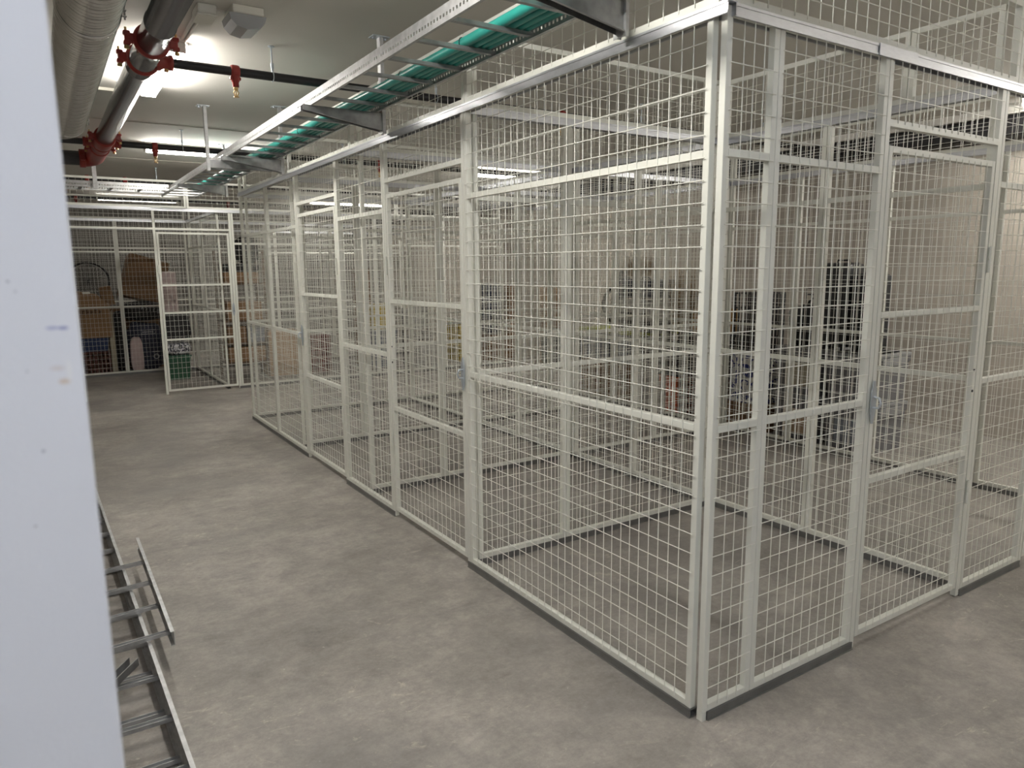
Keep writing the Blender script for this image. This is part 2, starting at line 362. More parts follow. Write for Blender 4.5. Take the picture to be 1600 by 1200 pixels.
floor_rail('y', 0, 2.55, 3.42, 'dark floor rail under the panel between the two doors of the long front')
floor_rail('y', 0, 4.33, 6.26, 'dark floor rail under the two farthest panels of the long front')
top_rail('y', 0, -.03, 6.26, 'long bright aluminium rail along the top of the long cage front')
for k, (a, b, w_) in enumerate([(.012, 1.560, 'nearest the corner'), (1.566, 3.09, 'second from the corner'), (3.095, 4.67, 'third from the corner'), (4.675, 6.25, 'at the far end')]):
    ext('y', 0, -1, a, b, 'low mesh extension on the long front rail, '+w_, 6 if k == 0 else 4)
# --- right-hand front (y = 0)
panel('x', 0, -1, .002, .248, 'narrowest white mesh panel, right of the near cage corner', n=6, bev=B)
panel('x', 0, -1, .250, .872, 'white mesh panel between the narrow corner panel and the right-hand door', n=6, bev=B)
tag(MB().box(.002, .022, -.0125, .0125, 0, .0318).obj('post_foot', 'cage', loc=(.012, 0, 0)), 'white foot of the near corner stile standing on the floor', 'post foot')
door_frame('x', 0, -1, .900, 1.735, .875, 1.768, 'white posts and mesh transom around the door of the right-hand front')
door('x', 0, -1, .906, 1.728, .893, 1.742, 'white mesh door in the right-hand cage front, the door nearest the camera', bev=B)
panel('x', 0, -1, 1.772, 2.375, 'white mesh panel right of the right-hand door', bev=B)
door_frame('x', 0, -1, 2.405, 3.24, 2.379, 3.266, 'white door posts at the right edge of the picture')
door('x', 0, -1, 2.412, 3.234, 3.25, 2.40, 'white mesh door cut by the right edge of the picture')
panel('x', 0, -1, 3.270, 3.655, 'white mesh end panel of the right-hand front beyond the picture edge')
floor_rail('x', 0, .024, .885, 'dark floor rail under the two panels right of the near corner')
floor_rail('x', 0, 1.76, 2.39, 'dark floor rail under the panel right of the right-hand door')
top_rail('x', 0, .022, 3.70, 'bright aluminium rail along the top of the right-hand front', (.78, 1.03))
ext('x', 0, -1, .022, 1.862, 'low mesh extension above the right-hand door, on the bright rail', 6)
ext('x', 0, -1, 1.866, 3.66, 'low mesh extension at the top right corner of the picture', 6)
# --- cross partitions between the cages of the first row, then of the second row
ORD = ['first', 'second', 'third', 'fourth']
for k, y in enumerate((1.595, 3.09, 4.68, 6.262)):
    w_ = ['first', 'second', 'third', 'end'][k]
    wall = f'{w_} cross partition from the near corner' if k < 3 else 'partition closing the far end of the front'
    panel('x', y, -1, .045, .620, f'narrow mesh panel by the corridor in the {wall}')
    panel('x', y, -1, .624, 1.800, f'wide inner mesh panel in the {wall}')
    floor_rail('x', y, .04, 1.80, f'dark floor rail under the {wall}')
    top_rail('x', y, .03, 1.80, f'bright rail on top of the {wall}')
    ext('x', y, -1, .045, 1.80, f'low mesh extension above the {wall}')
    if k:
        wall2 = f'{w_} cross partition of the rear cage row' if k < 3 else 'end partition of the rear cage row'
        panel('x', y, -1, 1.865, 2.76, f'mesh panel nearer the long front in the {wall2}')
        panel('x', y, -1, 2.764, 3.64, f'mesh panel nearer the stored goods in the {wall2}')
        floor_rail('x', y, 1.865, 3.64, f'dark floor rail under the {wall2}')
        top_rail('x', y, 1.865, 3.64, f'bright rail on top of the {wall2}')
# --- spine between the rows (x = 1.83) and the rear face (x = 3.68)
for pos, nm in ((1.832, 'middle lengthwise partition'), (3.672, 'rear face before the goods')):
    ys = [.045, .870, 1.575, 2.35, 3.07, 3.90, 4.66, 5.45, 6.24]
    if pos > 3: ys = [.02, .80, 1.575, 2.35, 3.07, 3.90, 4.66, 5.45, 6.24]
    for k in range(8):
        w_ = ['first', 'second', 'third', 'fourth', 'fifth', 'sixth', 'seventh', 'eighth'][k]
        a0, a1 = ys[k], ys[k+1]-.004
        if k in (2, 4, 6) and pos < 3: a0 += .038
        panel('y', pos, -1, a0, a1, f'{w_} mesh panel from the right-hand front in the {nm}')
    floor_rail('y', pos, .03, 6.24, f'dark floor rail under the {nm}')
    top_rail('y', pos, .03, 6.24, f'bright rail on top of the {nm}')
    if pos < 3:
        for k, (a, b) in enumerate(((.045, .45), (.455, 1.57), (1.62, 3.06), (3.12, 4.65), (4.71, 6.24))):
            ext('y', pos, -1, a, b, f'low mesh extension on the {nm}, {["first", "second", "third", "fourth", "fifth"][k]} from the right-hand front')
    else:
        for k, (a, b) in enumerate(((.045, 3.06), (3.07, 6.24))):
            ext('y', pos, -1, a, b, f'low mesh extension on the {nm}, {["nearer", "farther"][k]} half')
# --- cages across the corridor end (front y = 8.46, rear y = 10.83, next row y = 13.2)
YA = 8.46
door_frame('x', YA, -1, -1.44, -.560, -1.475, -.532, 'open doorway of the far cages at the corridor end, left of the closed far door')
for z in (.56, 1.585): pass
door('x', YA, -1, -.526, .330, .342, -.536, 'closed mesh door of the far cages at the end of the corridor', mids=(.70, 1.04, 1.388), z1=2.045, z0=.04, lockz=1.06, plugs=False)
door_frame('x', YA, -1, -.530, .336, -.531, .366, 'slim posts and mesh transom over the closed far door') 
panel('x', YA, -1, .370, 1.25, 'mesh panel of the far cages right of the closed far door')
panel('x', YA, -1, 1.254, 2.35, 'mesh panel of the far cages, second right of the closed far door')
panel('x', YA, -1, 2.354, 3.45, 'mesh panel of the far cages, third right of the closed far door')
panel('x', YA, -1, 3.454, 4.55, 'mesh panel of the far cages, fourth right of the closed far door')
floor_rail('x', YA, .345, 4.56, 'dark floor rail under the far cage front at the corridor end')
top_rail('x', YA, -1.5, 4.56, 'pale rail on top of the far cage front at the corridor end')
for k, (a, b) in enumerate(((-1.49, -.155), (-.15, 1.2), (1.205, 2.7), (2.705, 4.5))):
    ext('x', YA, -1, a, b, f'low mesh extension on the far cage front, {ORD[k]} from the left')
YC = 10.83
for k, (a, b) in enumerate(((-1.95, -.780), (-.776, .19), (.245, 1.40), (1.404, 2.5), (2.504, 3.6), (3.604, 4.7))):
    panel('x', YC, -1, a, b, ['mesh panel in front of the big cardboard box, left of the far grey post', 'mesh panel in front of the tilted cardboard box and dark bags'][k] if k < 2 else f'mesh panel in the rear wall of the far cages, {["first", "second", "third", "fourth"][k-2]} right of their divider')
floor_rail('x', YC, -1.95, 4.7, 'dark floor rail under the rear wall of the far cages')
top_rail('x', YC, -1.95, 4.7, 'pale rail on top of the rear wall of the far cages')
ext('x', YC, -1, -1.95, .19, 'low mesh extension on the rear wall of the far cages, left part')
ext('x', YC, -1, .245, 4.7, 'low mesh extension on the rear wall of the far cages, right part')
for k, (a, b) in enumerate(((8.52, 9.66), (9.664, 10.78))):
    panel('y', .217, -1, a, b, f'mesh divider panel behind the closed far door, {["nearer", "farther"][k]} one')
    panel('y', 2.30, -1, a, b, f'mesh divider panel in the middle of the far cages, {["nearer", "farther"][k]} one')
floor_rail('y', .217, 8.50, 10.80, 'dark floor rail running back behind the closed far door')
top_rail('y', .217, 8.50, 10.80, 'pale rail on top of the divider behind the closed far door')
YD = 13.2
for k, (a, b) in enumerate(((-2.0, -.60), (-.596, .80), (.804, 2.2), (2.204, 3.6), (3.604, 4.9))):
    panel('x', YD, -1, a, b, f'mesh panel of the farthest cage row near the back wall, {["first", "second", "third", "fourth", "fifth"][k]} from the left')
top_rail('x', YD, -2.0, 4.9, 'pale rail on top of the farthest cage row near the back wall')

# ------------------------------------------------------------------ ceiling services
# ladder cable tray along the long front
def ladder(root, P, length, width, hgt, step, first, holes, rails=('near', 'far'), m='galv', rung_m='galvd', z=0.):
    """P(a, n, z) -> world; side rails at n = 0 and n = width; rails are C-profiles with a row of round-ended holes"""
    for sgn, n0 in ((1, 0.), (-1, width)):
        mb = MB()
        def b(a0, a1, m0, m1, z0, z1):
            vs = [Vector(P(a, n0+sgn*n, zz)) for zz in (z0, z1) for n in (m0, m1) for a in (a0, a1)]
            mb.add(vs, [(0, 2, 3, 1), (4, 5, 7, 6), (0, 1, 5, 4), (2, 6, 7, 3), (0, 4, 6, 2), (1, 3, 7, 5)])
        t = .0018
        b(0, length, 0, .014, 0, t); b(0, length, 0, .014, hgt-t, hgt)
        if holes:
            c = hgt*.42; hh = .0058
            b(0, length, 0, t, t, c-hh); b(0, length, 0, t, c+hh, hgt-t)
            k = int(length/.0250)
            for i in range(k): b(i*.025, i*.025+.0135, 0, t, c-hh, c+hh)
        else: b(0, length, 0, t, t, hgt-t)
        part(mb, 'side_rail', m, root)
    i = 0; a = first
    while a < length-.03:
        mb = MB()
        def b2(a0, a1, n0_, n1_, z0, z1):
            vs = [Vector(P(x, n, zz)) for zz in (z0, z1) for n in (n0_, n1_) for x in (a0, a1)]
            mb.add(vs, [(0, 2, 3, 1), (4, 5, 7, 6), (0, 1, 5, 4), (2, 6, 7, 3), (0, 4, 6, 2), (1, 3, 7, 5)])
        b2(a-.011, a+.011, .002, width-.002, .006, .0085); b2(a-.011, a-.009, .002, width-.002, .0085, .021); b2(a+.009, a+.011, .002, width-.002, .0085, .021)
        part(mb, 'rung', rung_m, root); a += step
tx0, tz = -.470, 2.447
t = thing('cable_ladder', (tx0, 3.5, tz), 'long galvanised cable ladder carrying green tubes under the ceiling beside the long front', 'cable ladder')
ladder(t, lambda a, n, z: (tx0+n, -.95+a, tz+z), 9.1, .385, .062, .285, .12, True)
t = thing('cable_ladder', (-1.3, 7.5, 2.45), 'galvanised cable ladder crossing the corridor near the far cages', 'cable ladder')
ladder(t, lambda a, n, z: (-2.28+a, 7.42+n, 2.45+z), 1.79, .36, .062, .285, .1, True)
TX = [-.222, -.184, -.150, -.118]
for k, x in enumerate(TX):
    r = .021 if k == 0 else .0155
    zc = tz+.0215+r
    mb = MB(); pts = [(x+.004*math.sin(j*.9+k), -.95+j*.3, zc+.0012*math.sin(j*1.7+k)) for j in range(29)]
    mb.path(pts, r, 14)
    o = mb.obj('cable_tube', 'teal', loc=(x, 3.2, zc))
    tag(o, ['thickest green plastic tube, outermost on the cable ladder', 'thin green tube next to the thickest one on the cable ladder', 'thin green tube second from the cage side on the cable ladder', 'thin green tube nearest the cage on the cable ladder'][k], 'cable tube', 'green tubes on the cable ladder')
for k, y in enumerate((1.20, 1.80, 2.66, 3.45, 4.3)):
    mb = MB(); ring = [(TX[0]+.0, y, tz+.0215)]
    x0, x1, z0, z1 = TX[0]-.0205, TX[3]+.016, tz+.0198, tz+.0215+.039
    ring = []
    for j in range(24):
        a = 2*PI*j/24; cx = TX[0] if math.cos(a) < 0 else TX[3]-.002
        zr = .0205; ring.append((cx+.0225*math.cos(a), y+.012*(math.cos(a)), tz+.0215+.021+.0225*math.sin(a)))
    mb.path(ring, .0017, 6, True)
    tag(mb.obj('cable_tie', 'tie', loc=(TX[0], y, tz+.04)), f'black cable tie round the green tubes, {["nearest", "second", "third", "fourth", "farthest"][k]} from the camera', 'cable tie', 'black ties on the green tubes')
# hangers with tapered cantilever arms
for k, y in enumerate((.40, 2.455, 4.52, 6.62)):
    w_ = ['nearest the camera, above the corner panel', 'above the nearer door of the long front', 'third along the tray', 'farthest along the tray'][k]
    hx = -.057
    root = thing('tray_bracket', (hx, y, 2.335), 'galvanised cantilever bracket under the cable ladder, '+w_, 'bracket')
    mb = MB(); mb.box(hx-.0015, hx+.0015, y-.0205, y+.0205, 2.335, H-.004); mb.box(hx+.0015, hx+.020, y-.0205, y-.0185, 2.335, H-.004); mb.box(hx+.0015, hx+.020, y+.0185, y+.0205, 2.335, H-.004)
    part(mb, 'hanger_strut', 'galv', root)
    mb = MB(); mb.box(hx-.045, hx+.055, y-.035, y+.035, H-.005, H); mb.rod((hx-.033, y, H-.014), (hx-.033, y, H-.005), .007, 6); mb.rod((hx+.04, y, H-.014), (hx+.04, y, H-.005), .007, 6)
    part(mb, 'ceiling_plate', 'zinc', root)
    mb = MB()
    zt = tz-.0015
    for q in (-.0205, .0185):
        mb.prism([(hx-.004, zt), (-.515, zt), (-.515, zt-.028), (-.47, zt-.034), (hx-.004, zt-.098)], 'y', y+q, y+q+.002)
    mb.box(-.515, hx-.004, y-.0205, y+.0205, zt-.002, zt)
    mb.box(-.515, -.30, y-.028, y-.0205, zt-.004, zt-.0015)
    mb.prism([(hx-.004, zt-.094), (-.47, zt-.032), (-.47, zt-.035), (hx-.004, zt-.098)], 'y', y-.028, y-.018)
    part(mb, 'arm', 'galvd', root)
    mb = MB(); mb.box(hx-.0045, hx-.0016, y-.032, y+.032, zt-.112, zt+.004); mb.rod((hx-.010, y+.012, zt-.02), (hx-.0045, y+.012, zt-.02), .007, 6); mb.rod((hx-.010, y-.012, zt-.075), (hx-.0045, y-.012, zt-.075), .007, 6)
    part(mb, 'end_flange', 'galv', root)
root = thing('tray_hanger', (-.57, 4.78, 2.36), 'galvanised hanger strut left of the cable ladder, bolted to the ceiling', 'hanger')
mb = MB(); mb.box(-.575, -.572, 4.76, 4.80, 2.36, H-.004); mb.box(-.572, -.552, 4.76, 4.762, 2.36, H-.004); mb.box(-.572, -.552, 4.798, 4.80, 2.36, H-.004)
part(mb, 'hanger_strut', 'galv', root)
mb = MB(); mb.box(-.62, -.53, 4.745, 4.815, H-.005, H); mb.rod((-.605, 4.78, H-.02), (-.605, 4.78, H-.005), .009, 6); part(mb, 'ceiling_plate', 'zinc', root)
mb = MB(); mb.box(-.572, -.06, 4.762, 4.80, 2.385, 2.4455); part(mb, 'arm', 'galvd', root)
root = thing('tray_hanger', (-1.2, 7.4, 2.43), 'thin galvanised hanger strut of the cable ladder crossing the corridor', 'hanger')
mb = MB(); mb.box(-1.22, -1.18, 7.395, 7.415, 2.43, H-.004); part(mb, 'hanger_strut', 'galv', root)
mb = MB(); mb.box(-1.24, -1.16, 7.37, 7.43, H-.005, H); part(mb, 'ceiling_plate', 'zinc', root)

# spiral duct with a bend at its end
dx, dz, DR = -1.505, 2.686, .125
root = thing('air_duct', (dx, 1.0, dz), 'fat ribbed round air duct of bright sheet metal, top left under the ceiling', 'air duct')
mb = MB(); n = 56; per = .042; y0, y1 = -.88, 4.95; rings = int((y1-y0)/.006); vs = []; fs = []
for i in range(rings+1):
    y = y0+(y1-y0)*i/rings
    for k in range(n):
        a = 2*PI*k/n; u = (y/per+k/n) % 1.; s3 = (y/(3*per)+k/n/3) % 1.
        r = DR-.0075+.0075*math.exp(-((u-.5)/.2)**2)-(.003 if abs(s3-.5) < .05 else 0)
        vs.append((dx+r*math.cos(a), y, dz+r*math.sin(a)))
for i in range(rings):
    for k in range(n): fs.append((i*n+k, i*n+(k+1) % n, (i+1)*n+(k+1) % n, (i+1)*n+k))
mb.add(vs, fs, True); mb.add(vs, [tuple(range(n)), tuple(range(rings*n, rings*n+n))])
part(mb, 'spiral_tube', 'duct', root)
mb = MB(); pts = [(dx, 4.95, dz)]+[(dx-.17*(1-math.cos(a)), 4.96+.17*math.sin(a), dz) for a in [PI/2*j/10 for j in range(11)]]+[(-2.28, 5.13, dz)]
mb.path(pts, DR-.002, 40); part(mb, 'bend', 'duct', root)
for y, nm in ((2.19, 'clamp_band'), (1.55, 'clamp_band'), (4.94, 'clamp_band')):
    mb = MB(); mb.lathe((dx, y-.011, dz), (0, 1, 0), [(0, DR-.004), (0, DR+.003), (.022, DR+.003), (.022, DR-.004)], 48)
    mb.box(dx+DR, dx+DR+.022, y-.01, y+.01, dz-.014, dz-.011); mb.box(dx+DR, dx+DR+.022, y-.01, y+.01, dz+.011, dz+.014); mb.rod((dx+DR+.014, y, dz-.026), (dx+DR+.014, y, dz+.026), .004, 8)
    part(mb, nm, 'duct', root)
    part(MB().rod((dx, y, dz+DR), (dx, y, H), .004, 8), 'drop_rod', 'zinc', root)

# sprinkler main with red fittings
px, pz, PR = -1.212, 2.69, .068
root = thing('sprinkler_main', (px, 2.5, pz), 'thick steel sprinkler main with red couplings beside the air duct', 'pipe')
part(MB().lathe((px, -.85, pz), (0, 1, 0), [(0, PR), (3.10, PR), (3.10, PR+.003), (3.125, PR+.003), (3.125, PR), (3.95, PR), (3.95, PR+.002), (3.96, PR+.002), (3.96, PR), (6.6, PR)], 40), 'steel_tube', 'pipe', root)
def coupling(y, tee=0, wid=.028):
    mb = MB(); mb.lathe((px, y-wid/2, pz), (0, 1, 0), [(0, PR), (.002, PR+.012), (wid*.5, PR+.017), (wid-.002, PR+.012), (wid, PR)], 36)
    for s in (-1, 1):
        mb.bbox(px+s*(PR+.03)-.022, px+s*(PR+.03)+.022, y-wid/2, y+wid/2, pz-.024, pz+.024, .007)
        mb.bbox(px+s*(PR+.042)-.016, px+s*(PR+.042)+.016, y-wid*.62, y+wid*.62, pz-.033, pz-.012, .006)
        mb.bbox(px+s*(PR+.042)-.016, px+s*(PR+.042)+.016, y-wid*.62, y+wid*.62, pz+.012, pz+.033, .006)
    if tee:
        for s in ((1,) if tee == 1 else (1, -1)):
            mb.lathe((px+s*(PR-.005), y, pz), (s, 0, 0), [(0, .05), (.02, .047), (.035, .036), (.06, .034), (.065, .041), (.082, .041), (.086, .032)], 24)
    o = part(mb, 'coupling', 'red', root, 'red coupling')
    for s in (-1, 1):
        mb = MB(); mb.rod((px+s*(PR+.045), y, pz-.05), (px+s*(PR+.045), y, pz+.05), .006, 8); mb.rod((px+s*(PR+.045), y, pz-.05), (px+s*(PR+.045), y, pz-.037), .012, 6)
        b = mb.obj('bolt', 'brass', None, WORLD[root.name]); b.parent = o; b.location = (0, 0, 0)
coupling(2.577); coupling(2.94, 1)
coupling(5.62, 0, .04); coupling(5.95, 2, .05); coupling(6.22, 0, .05)
mb = MB(); mb.lathe((px, 5.62, pz), (0, 1, 0), [(0, PR+.004), (.02, PR+.012), (.30, PR+.012), (.33, PR+.006), (.60, PR+.008)], 32); part(mb, 'cross_fitting', 'red', root, 'red cross fitting')
mb = MB(); ez = pz-.005
arc = [(px-.095*(1-math.cos(a)), 6.80+.11*math.sin(a), pz-.02*(a/(PI/2))) for a in [PI/2*j/12 for j in range(13)]]
mb.path([(px, 6.2, pz), (px, 6.5, pz)]+arc+[(px-.105, 6.91, pz-.02)], PR+.012, 28); mb.lathe((px-.085, 6.91, pz-.02), (-1, 0, 0), [(0, PR+.012), (.004, PR+.02), (.05, PR+.02), (.054, PR)], 28)
mb.bbox(px-.13, px-.09, 6.91-PR-.06, 6.91-PR-.01, pz-.05, pz+.0, .006)
part(mb, 'elbow', 'red', root, 'red elbow turning left')
part(MB().rod((px-.135, 6.91, pz-.02), (-2.29, 6.91, pz-.02), PR, 32), 'side_tube', 'dgrey', root, 'dark grey tube')
for y in (.8, 4.3): part(MB().rod((px, y, pz+PR), (px, y, H), .005, 8), 'drop_rod', 'zinc', root)

def sprinkler(root, x, y, z, r):
    mb = MB(); mb.lathe((x-.024, y, z), (1, 0, 0), [(0, r), (.001, r+.008), (.012, r+.012), (.036, r+.012), (.047, r+.008), (.048, r)], 24)
    mb.bbox(x-.03, x+.03, y-.012, y+.012, z-r-.022, z-r-.004, .004); mb.lathe((x, y, z-r), (0, 0, -1), [(0, .026), (.03, .022), (.034, .018), (.06, .018)], 18)
    c = part(mb, 'clamp', 'red', root, 'red clamp')
    mb = MB(); zz = z-r-.06
    mb.lathe((x, y, zz), (0, 0, -1), [(0, .012), (.01, .014), (.018, .009)], 12)
    mb.path([(x-.006, y, zz-.016), (x-.014, y, zz-.03), (x-.006, y, zz-.048), (x, y, zz-.052), (x+.006, y, zz-.048), (x+.014, y, zz-.03), (x+.006, y, zz-.016)], .003, 6)
    mb.rod((x, y, zz-.056), (x, y, zz-.052), .015, 12); mb.rod((x, y, zz-.018), (x, y, zz-.05), .003, 6)
    b = mb.obj('nozzle', 'brass', None, WORLD[root.name], None); b.parent = c; b.location = (0, 0, 0)
def branch(y, z, r, x0, x1, label, heads, rods):
    root = thing('sprinkler_pipe', ((x0+x1)/2, y, z), label, 'pipe')
    part(MB().rod((x0, y, z), (x1, y, z), r, 20), 'black_tube', 'black', root)
    for x in heads: sprinkler(root, x, y, z, r)
    for x in rods:
        mb = MB(); mb.rod((x, y, z+r+.03), (x, y, H-.004), .0045, 8); mb.rod((x, y, z+r+.02), (x, y, z+r+.05), .009, 8); mb.rod((x, y, H-.006), (x, y, H), .018, 12)
        h = part(mb, 'pipe_hanger', 'zinc', root)
        mb = MB(); mb.path([(x, y+(r+.003)*math.cos(a), z+(r+.003)*math.sin(a)*1.0) for a in [2*PI*j/20 for j in range(20)]], .003, 6, True); mb.rod((x, y, z+r), (x, y, z+r+.025), .006, 8)
        c = mb.obj('loop', 'zinc', None, WORLD[root.name]); c.parent = h; c.location = (0, 0, 0)
branch(2.94, 2.69, .0245, px+PR+.075, 5.32, 'black sprinkler pipe crossing under the ceiling, nearest to the camera', [-.738, 1.6], [-.525, .55, 2.4, 3.9])
branch(5.95, 2.69, .0265, px+PR+.075, 5.32, 'black sprinkler pipe crossing just in front of the strip light over the corridor', [-.79, 1.4], [-.555, 1.0, 2.9])
branch(5.95, 2.69, .0265, -2.29, px-PR-.075, 'short black pipe stub left of the red cross fitting', [], [-2.0])
branch(8.82, 2.69, .0265, -2.29, 5.32, 'black sprinkler pipe with red clamps above the far cage front', [-1.19, -.78], [-1.6, -.42, .6])
branch(11.5, 2.69, .0265, -2.29, 5.32, 'farthest black sprinkler pipe, above the rear of the far cages', [-1.21, 1.0], [-1.5, .0])

# strip lights
def strip_light(ax, x, y, ln, label, m='glow', z=None):
    z = H if z is None else z
    root = thing('strip_light', (x, y, z-.09), label, 'strip light')
    h = ln/2
    def bb(mb, a0, a1, n, z0, z1, b):
        if ax == 'x': mb.bbox(x+a0, x+a1, y-n, y+n, z0, z1, b)
        else: mb.bbox(x-n, x+n, y+a0, y+a1, z0, z1, b)
    mb = MB(); bb(mb, -h, h, .055, z-.035, z, .008); part(mb, 'housing', 'white', root)
    mb = MB(); bb(mb, -h+.012, h-.012, .048, z-.092, z-.0352, .018); part(mb, 'diffuser', m, root)
    for s in (-1, 1):
        mb = MB(); a = s*(h-.006); bb(mb, a-.006, a+.006, .05, z-.09, z-.0352, .003); part(mb, 'end_cap', 'white', root)
    return root
strip_light('y', -1.03, 3.63, 1.25, 'lit strip light hanging along the corridor behind the steel main')
strip_light('x', -.12, 6.86, 1.30, 'lit strip light across the corridor ceiling before the far cages')
strip_light('x', -.22, 12.8, 1.25, 'lit strip light above the far cages, half hidden by the crossing cable ladder', 'lowglow')
strip_light('x', 3.64, 6.9, 1.30, 'lit strip light over the rear cage row, seen through the corner panel', 'glow')
strip_light('x', 3.4, 12.2, 1.6, 'lit strip light over the farthest cages, seen through the upper mesh', 'dimglow')
strip_light('x', 2.3, -1.9, 1.25, 'added strip light over the aisle right of the camera, outside the picture', 'lowglow')  # unseen lamp added to light the right-hand front and its rail
strip_light('y', -1.03, .35, 1.25, 'lit strip light in line with the corridor lamp but above the picture edge', 'glow')
strip_light('x', 4.5, -1.6, 1.25, 'added strip light over the right aisle by the right wall, outside the picture', 'dimglow')  # extra lamp out of view, added to brighten the right wall
strip_light('y', 4.75, .55, 1.25, 'added strip light along the right wall, unseen beyond the top right corner', 'glow')  # added out of view to raise the light level along the right wall
strip_light('x', -1.55, -2.5, .9, 'added fill strip light left behind the camera, outside the picture', 'coolglow')  # added cool fill for the near wall end and the cage fronts

# junction boxes, conduit and emergency light
root = thing('junction_box', (-.96, 2.5, 2.80), 'white junction box on the ceiling beside the steel main', 'junction box')
part(MB().bbox(-1.02, -.93, 2.40, 2.55, 2.812, H, .01), 'body', 'white', root); part(MB().bbox(-1.024, -.926, 2.395, 2.555, 2.802, 2.812, .004), 'lid', 'white', root)
o = MB(); o.rod((-1.0, 2.556, 2.845), (-.995, 3.10, 2.845), .009, 10); o.rod((-.975, 2.556, 2.845), (-.975, 3.10, 2.845), .009, 10)
tag(o.obj('conduit', 'white', loc=(-.985, 2.85, 2.845)), 'pair of white cable conduits running from the junction box to the lit lamp', 'conduit')
root = thing('socket_box', (-.985, 3.16, 2.75), 'small pale socket box at the end of the white conduits', 'socket box')
part(MB().bbox(-1.025, -.945, 3.105, 3.20, 2.80, H, .012), 'body', 'white', root); part(MB().bbox(-1.02, -.95, 3.11, 3.195, 2.79, 2.80, .003), 'cover', 'grey', root)
root = thing('emergency_light', (-.79, 2.42, 2.74), 'unlit emergency light with a smoked lens on the ceiling', 'emergency light')
part(MB().bbox(-.87, -.72, 2.33, 2.53, 2.822, H, .006), 'base', 'white', root)
mb = MB(); mb.prism([(-.885, 2.822), (-.705, 2.822), (-.715, 2.79), (-.745, 2.762), (-.80, 2.752), (-.85, 2.762), (-.878, 2.79)], 'y', 2.345, 2.515); part(mb, 'lens', 'lens', root)
mb = MB(); mb.box(-.7125, -.7085, 2.40, 2.50, 2.793, 2.818)
st = part(mb, 'sticker', 'white', root, 'white number sticker')
mb = MB()
for yy, w in ((2.435, .012), (2.462, .006), (2.485, .012)): mb.box(-.7086, -.7078, yy-.02, yy-.02+w, 2.799, 2.812)
b = mb.obj('print', 'ink', None, WORLD[root.name]); b.parent = st; b.location = (0, 0, 0)
tag(MB().box(-.929, -.877, 2.47, 2.478, H-.009, H).obj('ceiling_cable', 'white', loc=(-.95, 2.46, H-.005)), 'thin white cable from junction box to emergency light', 'cable')
# services along the right wall
root = thing('wall_duct', (5.2, 5, 2.62), 'long black insulated duct under the ceiling along the right wall', 'duct')
part(MB().bbox(5.12, 5.385, -3.2, 15.3, 2.625, 2.795, .02), 'duct_body', 'black', root)
for y in (-1.5, .5, 2.5, 4.5, 6.5): part(MB().box(5.11, 5.395, y-.015, y+.015, 2.615, 2.80), 'strap', 'black', root)

# ------------------------------------------------------------------ spare cable ladders on the floor, left
t = thing('cable_ladder', (-1.75, 2.0, 0), 'long spare cable ladder lying lowest on the floor behind the pale wall end', 'cable ladder')
ladder(t, lambda a, n, z: (-1.535-.0175*a-n, .25+a, .001+z), 3.75, .39, .058, .30, .22, False, rung_m='galv')
t = thing('cable_ladder', (-1.75, 2.0, .06), 'long spare cable ladder stacked on the lowest one on the floor', 'cable ladder')
ladder(t, lambda a, n, z: (-1.528-.0185*a-n, .18+a, .0605+z), 3.75, .39, .058, .30, .14, False, rung_m='galv')
t = thing('cable_ladder', (-1.75, 1.9, .13), 'short spare cable ladder resting askew across the stacked long ones', 'cable ladder')
def shortP(a, n, z):
    u = (-1.49-n*.995, 1.36+a+.0*n, .1205+z+.0*n+.012)
    return u
ladder(t, lambda a, n, z: (-1.475-n*1.0, 1.34+a-n*.12, .121+z), 1.20, .40, .058, .28, .10, False, rung_m='galv')
root = thing('strut_offcut', (-1.72, 1.2, .13), 'dark channel offcut lying diagonally on the spare ladders', 'channel offcut')
mt = Matrix.Translation((-1.70, 1.16, .1215)) @ Matrix.Rotation(math.radians(55), 4, 'Z')
mb = MB(); mb.box(-.13, .13, -.018, .018, 0, .002, mt); mb.box(-.13, .13, -.018, -.016, .002, .03, mt); mb.box(-.13, .13, .016, .018, .002, .03, mt); part(mb, 'channel', 'galvd', root)

# ------------------------------------------------------------------ stored goods
def carton(x0, x1, y0, y1, z0, z1, label, m='card', rot=0., tilt=None, flap=False, marks=0, tape=True, face='x', group=None, name='cardboard_box'):
    c = Vector(((x0+x1)/2, (y0+y1)/2, z0)); hx, hy, hz = (x1-x0)/2, (y1-y0)/2, z1-z0
    root = thing(name, c, label, 'box', group)
    R = Matrix.Translation(c) @ (tilt if tilt else Matrix.Rotation(rot, 4, 'Z'))
    part(MB().bbox(-hx, hx, -hy, hy, 0, hz, .006, R), 'carton', m, root)
    if tape: part(MB().box(-hx-.001, hx+.001, -.025, .025, hz-.001, hz+.0012, R).box(-hx-.0015, -hx, -.025, .025, hz-.07, hz, R), 'tape', 'tape', root)
    if flap:
        part(MB().box(-hx, hx, -hy-.004, -hy, hz*.55, hz*.98, R @ Matrix.Rotation(-.05, 4, 'X')), 'flap', m, root)
    if marks:
        mb = MB(); w = .0
        for i in range(marks):
            a = -hx*.25+i*.055 if face == 'y' else 0
            hgt = .05+.015*(i % 2)
            if face == 'y':
                mb.box(a, a+.012, -hy-.0016, -hy-.0002, hz*.72, hz*.72+hgt, R); mb.box(a+.012, a+.034, -hy-.0016, -hy-.0002, hz*.72+(.02 if i % 3 else hgt-.012), hz*.72+(.032 if i % 3 else hgt), R)
            else:
                b = -hy*.5+i*.055
                mb.box(-hx-.0016, -hx-.0002, b, b+.012, hz*.6, hz*.6+hgt, R); mb.box(-hx-.0016, -hx-.0002, b+.012, b+.034, hz*.6+.02, hz*.6+.032, R)
        part(mb, 'print', 'ink', root)
    return root
